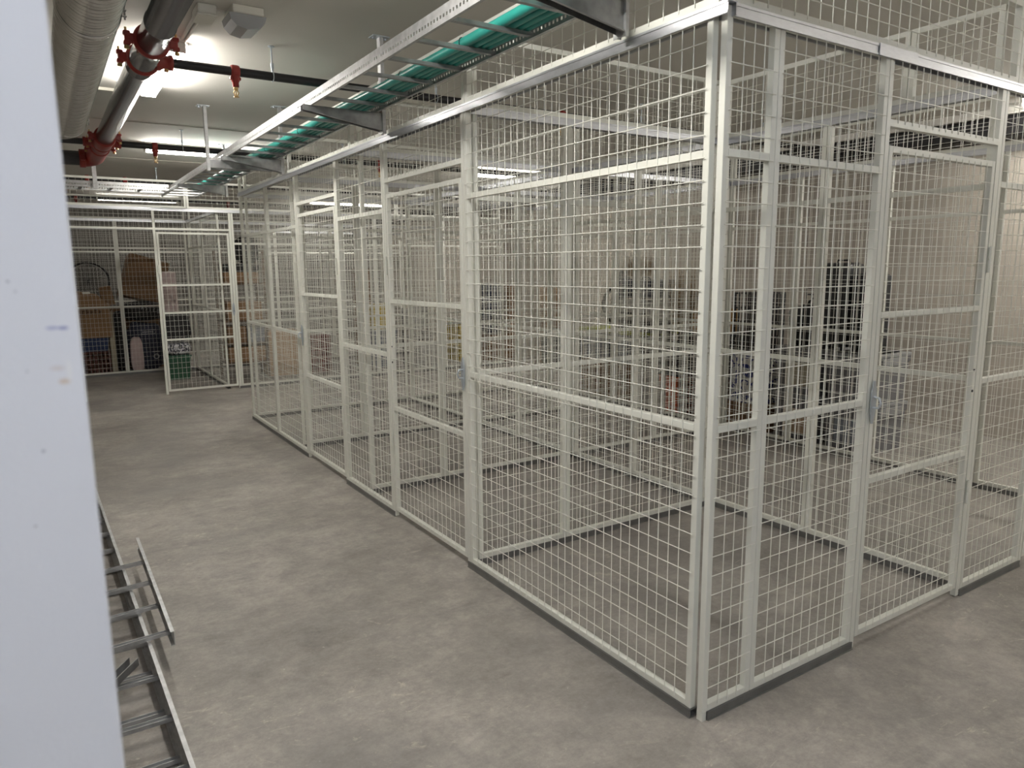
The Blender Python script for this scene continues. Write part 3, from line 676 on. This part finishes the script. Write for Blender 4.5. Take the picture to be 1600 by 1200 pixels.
def tub(x0, x1, y0, y1, z0, z1, label, m='tub', lid='tubl', group=None, inside=None):
    c = ((x0+x1)/2, (y0+y1)/2, z0); root = thing('storage_tub', c, label, 'storage tub', group); i = .03
    mb = MB(); zt = z1-.03
    def loft(l):      # list of (inset, z)
        vs = []
        for ins, z in l: vs += [(x0+ins, y0+ins, z), (x1-ins, y0+ins, z), (x1-ins, y1-ins, z), (x0+ins, y1-ins, z)]
        fs = [(4*k+j, 4*k+(j+1) % 4, 4*k+4+(j+1) % 4, 4*k+4+j) for k in range(len(l)-1) for j in range(4)]
        mb.add(vs, fs+[(3, 2, 1, 0), tuple(range(4*len(l)-4, 4*len(l)))])
    loft([(i, z0), (.012, zt-.05), (.004, zt-.045), (.004, zt)]); part(mb, 'body', m, root, bev=.006)
    mb = MB(); mb.bbox(x0, x1, y0, y1, zt, z1, .008); mb.bbox(x0+.05, x1-.05, y0+.05, y1-.05, z1-.012, z1, .004); part(mb, 'lid', lid, root)
    for q in (y0, y1):
        mb = MB(); s = -1 if q == y0 else 1; mb.bbox(x0+.1, x1-.1, min(q-s*.0, q+s*.018), max(q, q+s*.018), zt-.07, zt-.0, .005); part(mb, 'handle', lid, root)
    if inside:
        mb = MB(); mb.bbox(x0+.001, x0+.0125, y0+.1, y1-.12, z0+.08, zt-.10, .004); part(mb, 'label_sheet', inside, root)
    return root
def suitcase(x0, x1, y0, y1, z0, z1, label, m='blkp'):
    c = ((x0+x1)/2, (y0+y1)/2, z0); root = thing('suitcase', c, label, 'suitcase')
    mb = MB(); mb.bbox(x0, x1, y0, y1, z0+.03, z1-.0, min(.05, (x1-x0)*.2, (y1-y0)*.2)); part(mb, 'shell', m, root)
    mb = MB()
    for k in range(1, 5):
        y = y0+(y1-y0)*k/5; mb.bbox(x0-.004, x0+.004, y-.008, y+.008, z0+.09, z1-.07, .003)
    part(mb, 'rib', 'blk', root)
    for yy in (y0+.05, y1-.05):
        part(MB().rod((x0+.05, yy-.012, z0+.0205), (x0+.05, yy+.012, z0+.0205), .0205, 12), 'wheel', 'tie', root)
        part(MB().rod((x1-.05, yy-.012, z0+.0205), (x1-.05, yy+.012, z0+.0205), .0205, 12), 'wheel', 'tie', root)
    mb = MB(); mb.path([(c[0], c[1]-.06, z1-.005), (c[0], c[1]-.055, z1+.02), (c[0], c[1]+.055, z1+.02), (c[0], c[1]+.06, z1-.005)], .008, 8); part(mb, 'handle', 'tie', root)
    return root
def lump(x0, x1, y0, y1, z0, z1, seed, amp=.12, sub=4, flat=True):
    bm = bmesh.new(); bmesh.ops.create_icosphere(bm, subdivisions=sub, radius=1)
    from mathutils import noise as N
    vs = []
    for v in bm.verts:
        p = v.co.copy(); f = 1+amp*N.noise(p*1.6+Vector((seed, seed*.7, 0)))+amp*.4*N.noise(p*4+Vector((seed, 3, 1)))
        q = Vector((math.copysign(abs(p.x)**.6, p.x), math.copysign(abs(p.y)**.6, p.y), math.copysign(abs(p.z)**.65, p.z)))*f
        z = (z0+z1)/2+q.z*(z1-z0)/2
        vs.append(Vector(((x0+x1)/2+q.x*(x1-x0)/2, (y0+y1)/2+q.y*(y1-y0)/2, max(z0, z))))
    bm.verts.index_update(); fs = [tuple(v.index for v in f.verts) for f in bm.faces]; bm.free()
    return MB().add(vs, fs, True)
def bag(x0, x1, y0, y1, z0, z1, label, m, seed, strap=None, name='bag', cat='bag'):
    root = thing(name, ((x0+x1)/2, (y0+y1)/2, z0), label, cat)
    part(lump(x0, x1, y0, y1, z0, z1, seed), 'sack', m, root)
    if strap:
        cx, cy = (x0+x1)/2, (y0+y1)/2
        mb = MB(); mb.path([(cx, y0+.1, z1-.05), (cx, y0+.12, z1+.02), (cx, cy, z1+.05), (cx, y1-.12, z1+.02), (cx, y1-.1, z1-.05)], .011, 8); part(mb, 'strap', strap, root)
    return root
def crate(x0, x1, y0, y1, z0, z1, label, m, n=5, group=None):
    root = thing('lattice_crate', ((x0+x1)/2, (y0+y1)/2, z0), label, 'crate', group)
    mb = MB(); t = .016
    mb.box(x0, x1, y0, y1, z0, z0+t); part(mb, 'base', m, root)
    for ax in ('y', 'x'):
        for e in (0, 1):
            mb = MB()
            for k in range(n+1):
                f = k/n
                if ax == 'y':
                    y = y0+(y1-y0-t)*f; xx = x0 if not e else x1-t; mb.box(xx, xx+t, y, y+t, z0+t, z1)
                else:
                    x = x0+(x1-x0-t)*f; yy = y0 if not e else y1-t; mb.box(x, x+t, yy+.0008, yy+t-.0008, z0+t, z1)
            for k in range(1, 5):
                z = z0+(z1-z0-t)*k/4
                if ax == 'y': xx = x0 if not e else x1-t; mb.box(xx+.001, xx+t-.001, y0, y1, z, z+t-.001)
                else: yy = y0 if not e else y1-t; mb.box(x0, x1, yy+.001, yy+t-.001, z, z+t-.001)
            part(mb, 'side', m, root)
    return root

# by the right wall, right to left
tub(3.80, 4.36, 1.67, 2.11, 0, .42, 'grey storage tub on the floor, rightmost of the goods by the right wall', inside='tubg')
tub(3.80, 4.36, 1.67, 2.11, .42, .84, 'grey storage tub stacked under the upright black suitcases')
tub(3.80, 4.36, 2.16, 2.62, 0, .43, 'smoky storage tub on the floor with a pale sheet inside, left of the rightmost tub', inside='cardl')
tub(3.80, 4.36, 2.16, 2.62, .43, .85, 'smoky storage tub stacked on the one with the pale sheet', inside='wood')
suitcase(3.84, 4.10, 1.72, 1.95, .84, 1.50, 'shorter black suitcase upright on the tubs, right of the taller one', 'blk')
suitcase(3.84, 4.10, 1.96, 2.24, .845, 1.59, 'taller black suitcase standing upright on the tubs')
bag(3.84, 4.25, 2.25, 2.58, .85, 1.23, 'bulging black bag on the smoky tubs left of the suitcases', 'blk', 3, 'tie')
root = thing('wire_rack', (4.1, 2.9, .75), 'black wire rack standing behind the black bag', 'wire rack')
mb = MB()
for z in (1.30, 1.36): mb.path([(4.28, 2.24, z), (4.28, 2.66, z), (4.52, 2.66, z), (4.52, 2.24, z)], .007, 6, True)
for k in range(9): mb.rod((4.28, 2.24+.0525*k, 1.36), (4.28, 2.24+.0525*k, 1.18), .003, 5)
part(mb, 'basket', 'blkp', root)
for y in (2.24, 2.66):
    for x in (4.28, 4.52): part(MB().rod((x, y, .855 if x < 4.36 else 0), (x, y, 1.36), .008, 8), 'leg', 'blkp', root)
carton(3.80, 4.3, 2.72, 3.16, 0, .26, 'brown carton on the floor under the blue-patterned box', 'card2')
carton(3.82, 4.2, 2.78, 3.14, .26, .745, 'white box with a dark blue print on top of a brown carton', 'pattern2', tape=False, name='printed_box')
crate(3.84, 4.2, 2.82, 3.14, .745, 1.32, 'tall black lattice crate on the blue-patterned box', 'crate', 6)
tub(4.30, 4.75, 2.70, 3.10, 0, .48, 'dark tub behind the blue-patterned box')
crate(3.80, 4.22, 3.22, 3.78, 0, .45, 'reddish brown lattice crate on the floor left of the blue-patterned box', 'rust', 8)
crate(3.80, 4.22, 3.22, 3.78, .452, .90, 'black lattice crate on the reddish brown one', 'crate', 8)
carton(3.84, 4.15, 3.34, 3.66, .902, 1.14, 'amber wooden box on the black lattice crate', 'amber', tape=False, name='wooden_box')
bag(3.84, 4.12, 3.42, 3.64, 1.14, 1.36, 'small blue cloth bag on the amber box', 'blue', 8)
tub(3.80, 4.2, 3.82, 4.10, 0, .41, 'bright orange tub on the floor', 'orange', 'orange')
crate(3.80, 4.2, 3.80, 4.12, .412, .87, 'black lattice crate on the bright orange tub', 'crate', 5)
root = thing('appliance', (4.0, 4.28, 0), 'pale grey appliance with slots between orange tub and brown cartons', 'appliance')
part(MB().bbox(3.80, 4.2, 4.14, 4.44, .02, .74, .012), 'case', 'print_', root)
mb = MB()
for k in range(5): mb.box(3.797, 3.801, 4.17, 4.41, .52+.035*k, .532+.035*k)
part(mb, 'vent', 'blkp', root)
part(MB().rod((3.797, 4.29, .30), (3.80, 4.29, .30), .045, 20), 'dial', 'grey', root)
for y in (4.17, 4.41): part(MB().box(3.82, 4.18, y-.02, y+.02, 0, .02), 'foot', 'tie', root)
carton(3.80, 4.3, 4.47, 4.96, 0, .455, 'brown carton on the floor right next to the pale grey appliance', 'card2', marks=4)
carton(3.80, 4.3, 4.98, 5.45, 0, .46, 'brown carton on the floor under the leftmost grey tub', 'card2', marks=3)
tub(3.80, 4.3, 4.46, 4.95, .456, .80, 'grey tub on the brown carton next to the appliance', 'tubg')
tub(3.80, 4.3, 4.98, 5.46, .461, .80, 'leftmost grey tub under the lime cloth', 'tubg')
root = thing('lime_board', (4.05, 4.9, .80), 'lime green mat lying across the grey tubs', 'mat')
part(MB().bbox(3.78, 4.32, 4.32, 5.50, .801, .84, .012), 'sheet', 'lime', root)
tub(3.84, 4.25, 4.26, 4.88, .842, .965, 'flat black tray between the lime mat and the pale printer', 'crate', 'crate')
root = thing('printer', (4.05, 4.57, .966), 'pale grey printer on a black tray above the lime mat', 'printer')
part(MB().bbox(3.84, 4.25, 4.28, 4.86, .966, 1.19, .02), 'case', 'print_', root); part(MB().box(3.836, 3.842, 4.36, 4.78, 1.03, 1.06), 'paper_slot', 'blkp', root); part(MB().bbox(3.838, 3.846, 4.33, 4.40, 1.11, 1.15, .002), 'panel', 'grey', root)
suitcase(3.84, 4.2, 4.22, 4.90, 1.192, 1.43, 'dark suitcase lying on the pale printer', 'navy')
# dry grass bundles: one mass of blades
for nm, (ya, yb), lab in (('a', (4.42, 4.86), 'tuft of straw-coloured dry grass on the dark suitcase'), ('b', (3.82, 4.10), 'tuft of straw-coloured dry grass above the bright orange tub')):
    mb = MB(); cy = (ya+yb)/2; zb = 1.47 if nm == 'a' else .90
    for i in range(260):
        y = random.gauss(cy, (yb-ya)/5); x = random.uniform(3.9, 4.12); hh = random.uniform(.12, .24) if nm == 'a' else random.uniform(.45, .66)
        mb.rod((x, cy+(y-cy)*.4, zb), (x+random.uniform(-.06, .06), y+random.uniform(-.12, .12), zb+hh), .004, 4, True, .0015)
    tag(mb.obj('dry_grass', 'beige', loc=(4.0, cy, zb)), lab, 'dry grass')
def wheel(c, r, axis, label, m='tie', spokes=18, name='wheel', sm='galv', sr=.0018):
    root = thing(name, (c[0], c[1], c[2]-r), label, 'wheel')
    d = Vector(axis).normalized(); u = d.cross(Vector((0, 0, 1))).normalized(); w = d.cross(u); c = Vector(c)
    part(MB().path([c+r*(math.cos(2*PI*k/40)*u+math.sin(2*PI*k/40)*w) for k in range(40)], .016, 8, True), 'tyre', m, root)
    part(MB().path([c+(r-.025)*(math.cos(2*PI*k/40)*u+math.sin(2*PI*k/40)*w) for k in range(40)], .007, 6, True), 'rim', 'galv', root)
    mb = MB(); mb.rod(c-d*.03, c+d*.03, .02, 12)
    for k in range(spokes):
        a = 2*PI*k/spokes; mb.rod(c+d*.02*(1 if k % 2 else -1), c+(r-.025)*(math.cos(a)*u+math.sin(a)*w), sr, 4)
    part(mb, 'spokes', sm, root)
    return root
wheel((4.1, 5.02, 1.12), .25, (.55, .83, .0), 'spoked wheel standing on the lime mat left of the printer')
# clutter farther along the right wall, through the corner panel
carton(4.55, 5.0, 8.70, 9.2, 0, .45, 'brown carton on the floor far back by the right wall', 'card2')
bag(4.45, 4.82, 8.72, 9.2, .45, 1.33, 'tall navy sack far back, left of the brown cartons', 'navy', 11)
carton(4.84, 5.09, 8.70, 9.15, .45, .86, 'lower brown carton in the far stack by the navy sack', 'card')
carton(4.84, 5.08, 8.70, 9.1, .862, 1.27, 'upper brown carton in the far stack by the navy sack', 'card2')
bag(4.7, 5.3, 7.2, 7.7, 0, .62, 'black sack on the floor far back by the right wall', 'blk', 14)
carton(5.12, 5.36, 7.9, 8.3, 0, .98, 'tall brown carton standing against the right wall far back', 'card2')
carton(5.12, 5.36, 7.9, 8.3, .982, 1.25, 'orange-brown carton on top of the tall one against the right wall', 'card')
root = thing('ski_bundle', (5.15, 6.6, 0), 'pair of dark skis leaning on the right wall', 'skis')
for k in range(2):
    mt = Matrix.Translation((5.18, 6.62+.10*k, .0)) @ Matrix.Rotation(math.radians(7), 4, 'Y') @ Matrix.Rotation(math.radians(9), 4, 'X')
    part(MB().box(-.012, .0, -.035, .035, .01, 1.55, mt).box(-.04, 0, -.03, .03, .55, .68, mt), 'ski', 'blkp', root)
# far cages behind the corridor end
tub(2.58, 3.0, 9.2, 9.7, 0, .62, 'grey tub on the floor under the yellow tub in the far cages', 'tubg')
tub(2.58, 2.96, 9.2, 9.65, .62, 1.02, 'yellow tub stacked on a grey one in the far cages', 'yellow', 'yellow')
carton(2.56, 2.80, 9.72, 10.0, 0, 1.58, 'tall narrow brown carton behind the yellow tub', 'card2')
tub(4.02, 4.32, 9.0, 9.5, 0, .30, 'lower yellow tub on the floor of the far cages', 'yellow', 'yellow'); tub(4.02, 4.32, 9.0, 9.5, .30, .67, 'upper yellow tub of the pair in the far cages', 'yellow', 'yellow')
def stool(x, y, label):
    root = thing('folding_chair', (x, y, 0), label, 'chair')
    part(MB().bbox(x-.2, x+.2, y-.2, y+.2, .43, .47, .01), 'seat', 'grey', root); part(MB().bbox(x-.2, x+.2, y+.18, y+.21, .55, .92, .01), 'backrest', 'grey', root)
    for sx in (-1, 1):
        for sy in (-1, 1): part(MB().rod((x+sx*.19, y+sy*.19, 0), (x+sx*.17, y+sy*.19, .92 if sy > 0 else .43), .011, 8), 'leg', 'blkp', root)
stool(3.42, 9.35, 'grey chair standing in the far cages, left of the yellow tubs'); stool(3.80, 9.9, 'grey chair farther back in the far cages behind the first grey chair')
carton(3.20, 3.5, 8.75, 9.02, 0, .42, 'white carton on the floor before the grey chair', 'print_', tape=False)
carton(1.55, 1.9, 9.25, 9.7, 0, .57, 'red-brown carton standing alone in the far cages', 'maroon')
carton(.98, 1.48, 9.3, 9.8, 0, .66, 'pale carton between the red-brown one and the shelf', 'cardl')
# shelf with cartons just right of the far closed door
root = thing('storage_shelf', (.68, 9.6, 0), 'dark wooden shelf loaded with cartons right of the closed far door', 'shelf')
for x in (.37, .96):
    for y in (9.35, 9.80): part(MB().box(x, x+.035, y, y+.035, 0, 1.86), 'upright', 'dwood', root)
for z in (.22, .50, .83, 1.36): part(MB().box(.375, .99, 9.352, 9.833, z, z+.025), 'shelf_board', 'dwood', root)
carton(.42, .94, 9.36, 9.75, .245, .46, 'brown carton on the lowest board of the dark shelf', 'card')
carton(.42, .68, 9.36, 9.75, .525, .76, 'brown carton on the second board of the dark shelf, left', 'card2'); carton(.70, .94, 9.36, 9.75, .525, .74, 'grey box on the second board of the dark shelf, right', 'tubg', tape=False)
carton(.44, .92, 9.36, 9.75, .855, 1.12, 'brown carton on the third board of the dark shelf', 'card')
carton(.42, .90, 9.36, 9.75, 1.385, 1.54, 'flat brown carton on the top board of the dark shelf', 'card')
tub(.42, .92, 9.36, 9.78, 1.542, 1.66, 'flat black tub on the flat carton at the top of the shelf', 'blkp', 'blkp')
bag(.64, .95, 9.4, 9.7, 1.66, 2.06, 'black bag on top of the dark shelf', 'blk', 21)
# behind the closed far door
root = thing('plastic_bin', (-.18, 9.95, 0), 'green bin under the swirl-patterned bag behind the closed far door', 'bin')
mb = MB(); vs = []
for z, i in ((0, .03), (.33, 0.)): vs += [(-.35+i, 9.78+i, z), (-.03-i, 9.78+i, z), (-.03-i, 10.1-i, z), (-.35+i, 10.1-i, z)]
mb.add(vs, [(0, 1, 5, 4), (1, 2, 6, 5), (2, 3, 7, 6), (3, 0, 4, 7), (3, 2, 1, 0), (4, 5, 6, 7)]); part(mb, 'body', 'green', root); part(MB().bbox(-.36, -.02, 9.77, 10.11, .33, .352, .004), 'rim', 'green', root)
bag(-.36, .0, 9.78, 10.12, .353, .53, 'bag with a white swirl pattern on the green bin', 'pattern', 31)
bag(-.37, .02, 9.82, 10.25, .532, .97, 'black sack on top of the swirl-patterned bag', 'blk', 33)
root = thing('rug_roll', (-.16, 10.4, 0), 'upright roll of dusty pink carpet behind the black sack', 'carpet roll')
part(MB().rod((-.17, 10.45, 0), (-.17, 10.45, 1.55), .12, 24), 'roll', 'pink', root); part(MB().path([(-.17+.004*t_*math.cos(t_*1.3), 10.45+.004*t_*math.sin(t_*1.3), 1.552) for t_ in range(2, 26)], .005, 5), 'spiral_edge', 'pink', root)
# goods behind the rear mesh at the far left
crate(-1.50, -.98, 11.0, 11.5, 0, .36, 'maroon lattice crate on the floor under the big taped carton', 'maroon', 8)
tub(-1.50, -.98, 11.0, 11.5, .362, .57, 'dark blue tub between the maroon crate and the big taped carton', 'bluep', 'bluep')
root = carton(-1.52, -.93, 10.98, 11.60, .572, 1.08, 'big brown carton with bulging taped top at the far left behind mesh', 'card', marks=5, face='y')
mt = Matrix.Identity(4)
mb = MB(); mb.prism([(-1.50, 1.078), (-.96, 1.078), (-1.08, 1.22), (-1.32, 1.27), (-1.48, 1.2)], 'y', 11.0, 11.58); part(mb, 'bulging_top', 'card', root)
part(MB().box(-1.27, -1.17, 10.99, 11.2, 1.235, 1.262, Matrix.Rotation(.0, 4, 'Z')), 'shiny_tape', 'white', root, 'shiny tape strip')
wheel((-1.13, 11.97, 1.41), .30, (.12, 1, .05), 'large black-rimmed wheel standing behind the big taped carton', 'tie', 36, sm='blkp', sr=.0035)
carton(-1.6, -.96, 11.63, 12.1, 0, 1.10, 'dark carton under the large black-rimmed wheel', 'card2')
root = thing('chipboard_panel', (-.93, 11.1, 0), 'pale board edge standing between big carton and dark bags', 'board')
part(MB().prism([(-.965, 0), (-.965, .90), (-.90, .985), (-.895, 0)], 'y', 11.05, 11.09), 'board', 'wood', root)
bag(-.90, -.73, 11.1, 11.5, 0, .97, 'narrow black sack right of the pale board', 'blk', 41)
# dark sports bags
def sports_bag(x0, x1, y0, y1, z0, z1, label, seed, m, kind):
    root = bag(x0, x1, y0, y1, z0, z1, label, m, seed)
    mb = MB(); yy = y0-.008
    if kind == 'upper':       # silver lettering sloping down to the right, as far as it can be read: A S I C O
        letters = {'A': [(0, 0, .3, 1), (.3, 1, .6, 0), (.15, .4, .45, .4)], 'S': [(.55, 1, 0, .9), (0, .9, .55, .3), (.55, .3, 0, 0)], 'I': [(.2, 0, .2, 1)], 'C': [(.55, 1, 0, .8), (0, .8, 0, .2), (0, .2, .55, 0)], 'O': [(0, 0, 0, 1), (0, 1, .5, 1), (.5, 1, .5, 0), (.5, 0, 0, 0)]}
        for i, ch in enumerate('ASICO'):
            for a, b, c, d in letters[ch]:
                s = .055; ox = x0+.24+i*.055; oz = z1-.12-i*.016
                mb.rod((ox+a*s*.8, yy, oz+b*s), (ox+c*s*.8, yy, oz+d*s), .0045, 4)
    else:                     # outlined name plate and a round badge
        X, Z = (x0+x1)/2+.02, z1-.16
        mb.path([(X-.10, yy, Z-.03), (X+.10, yy, Z-.03), (X+.10, yy, Z+.03), (X-.10, yy, Z+.03)], .004, 5, True)
        for i in range(6): mb.box(X-.08+i*.027, X-.08+i*.027+.018, yy-.002, yy+.002, Z-.008, Z+.008)
        mb.path([(X+.09+.035*math.cos(a), yy, z0+.24+.035*math.sin(a)) for a in [2*PI*j/14 for j in range(14)]], .009, 6, True); mb.box(X+.04, X+.14, yy-.002, yy+.002, z0+.31, z0+.322)
    part(mb, 'print', 'silver', root)
    return root
sports_bag(-.72, -.20, 10.96, 11.4, .0, .79, 'navy sports bag with an outlined name plate behind the far mesh', 51, 'navy', 'lower')
sports_bag(-.74, -.18, 11.0, 11.5, .79, 1.10, 'black sports bag with silver lettering lying on the navy one', 53, 'blk', 'upper')
root = thing('felt_roll', (-.625, 10.905, .05), 'pale pink felt roll standing before the navy sports bag', 'felt roll')
part(lump(-.715, -.535, 10.86, 10.955, .0, .57, 61, .06), 'roll', 'pink', root)
tl = Matrix.Rotation(math.radians(17), 4, 'Y') @ Matrix.Rotation(math.radians(-4), 4, 'X')
root = carton(-.75, -.15, 11.55, 12.1, 1.10, 1.79, 'large brown carton tilted on the pile of dark bags behind far mesh', 'card2', tilt=tl, flap=True)
carton(-.97, -.80, 11.62, 11.9, 1.03, 1.33, 'open brown carton with a raised flap left of the tilted carton', 'card', tilt=Matrix.Rotation(math.radians(-9), 4, 'Y'), flap=True)
carton(-.92, -.1, 11.55, 12.1, 0, .985, 'dark carton under the tilted carton at the far left', 'card2')

# ------------------------------------------------------------------ world, camera
w = bpy.data.worlds.new('World'); scene.world = w; w.use_nodes = True
w.node_tree.nodes['Background'].inputs[0].default_value = (.9, .93, 1, 1); w.node_tree.nodes['Background'].inputs[1].default_value = 0.02
cam = bpy.data.cameras.new('Camera'); co = bpy.data.objects.new('Camera', cam); COL.objects.link(co)
C = Vector((-1.7884, -1.5796, 1.5639)); yaw, pitch, roll, F = .9962, -.1590, -.0079, 1125.83
f = Vector((math.cos(yaw)*math.cos(pitch), math.sin(yaw)*math.cos(pitch), math.sin(pitch)))
r = Vector((math.sin(yaw), -math.cos(yaw), 0)); u = r.cross(f)
r2 = math.cos(roll)*r+math.sin(roll)*u; u2 = r2.cross(f)
co.matrix_world = Matrix(((r2.x, u2.x, -f.x, C.x), (r2.y, u2.y, -f.y, C.y), (r2.z, u2.z, -f.z, C.z), (0, 0, 0, 1)))
cam.sensor_fit = 'HORIZONTAL'; cam.sensor_width = 36; cam.lens = 36*F/1600; cam.clip_start = .02
cam.dof.use_dof = True; cam.dof.focus_distance = 4.0; cam.dof.aperture_fstop = 6.3
scene.camera = co
vs = scene.view_settings; scene.display_settings.display_device = 'sRGB'
vs.view_transform = 'Standard'; vs.look = 'None'; vs.gamma = 1; vs.use_curve_mapping = False; vs.exposure = 0.32
cy = scene.cycles; cy.use_denoising = True; cy.denoiser = 'OPENIMAGEDENOISE'; cy.denoising_input_passes = 'RGB_ALBEDO_NORMAL'; cy.denoising_prefilter = 'ACCURATE'; cy.max_bounces = 8; cy.diffuse_bounces = 5; cy.glossy_bounces = 4; cy.sample_clamp_indirect = 6
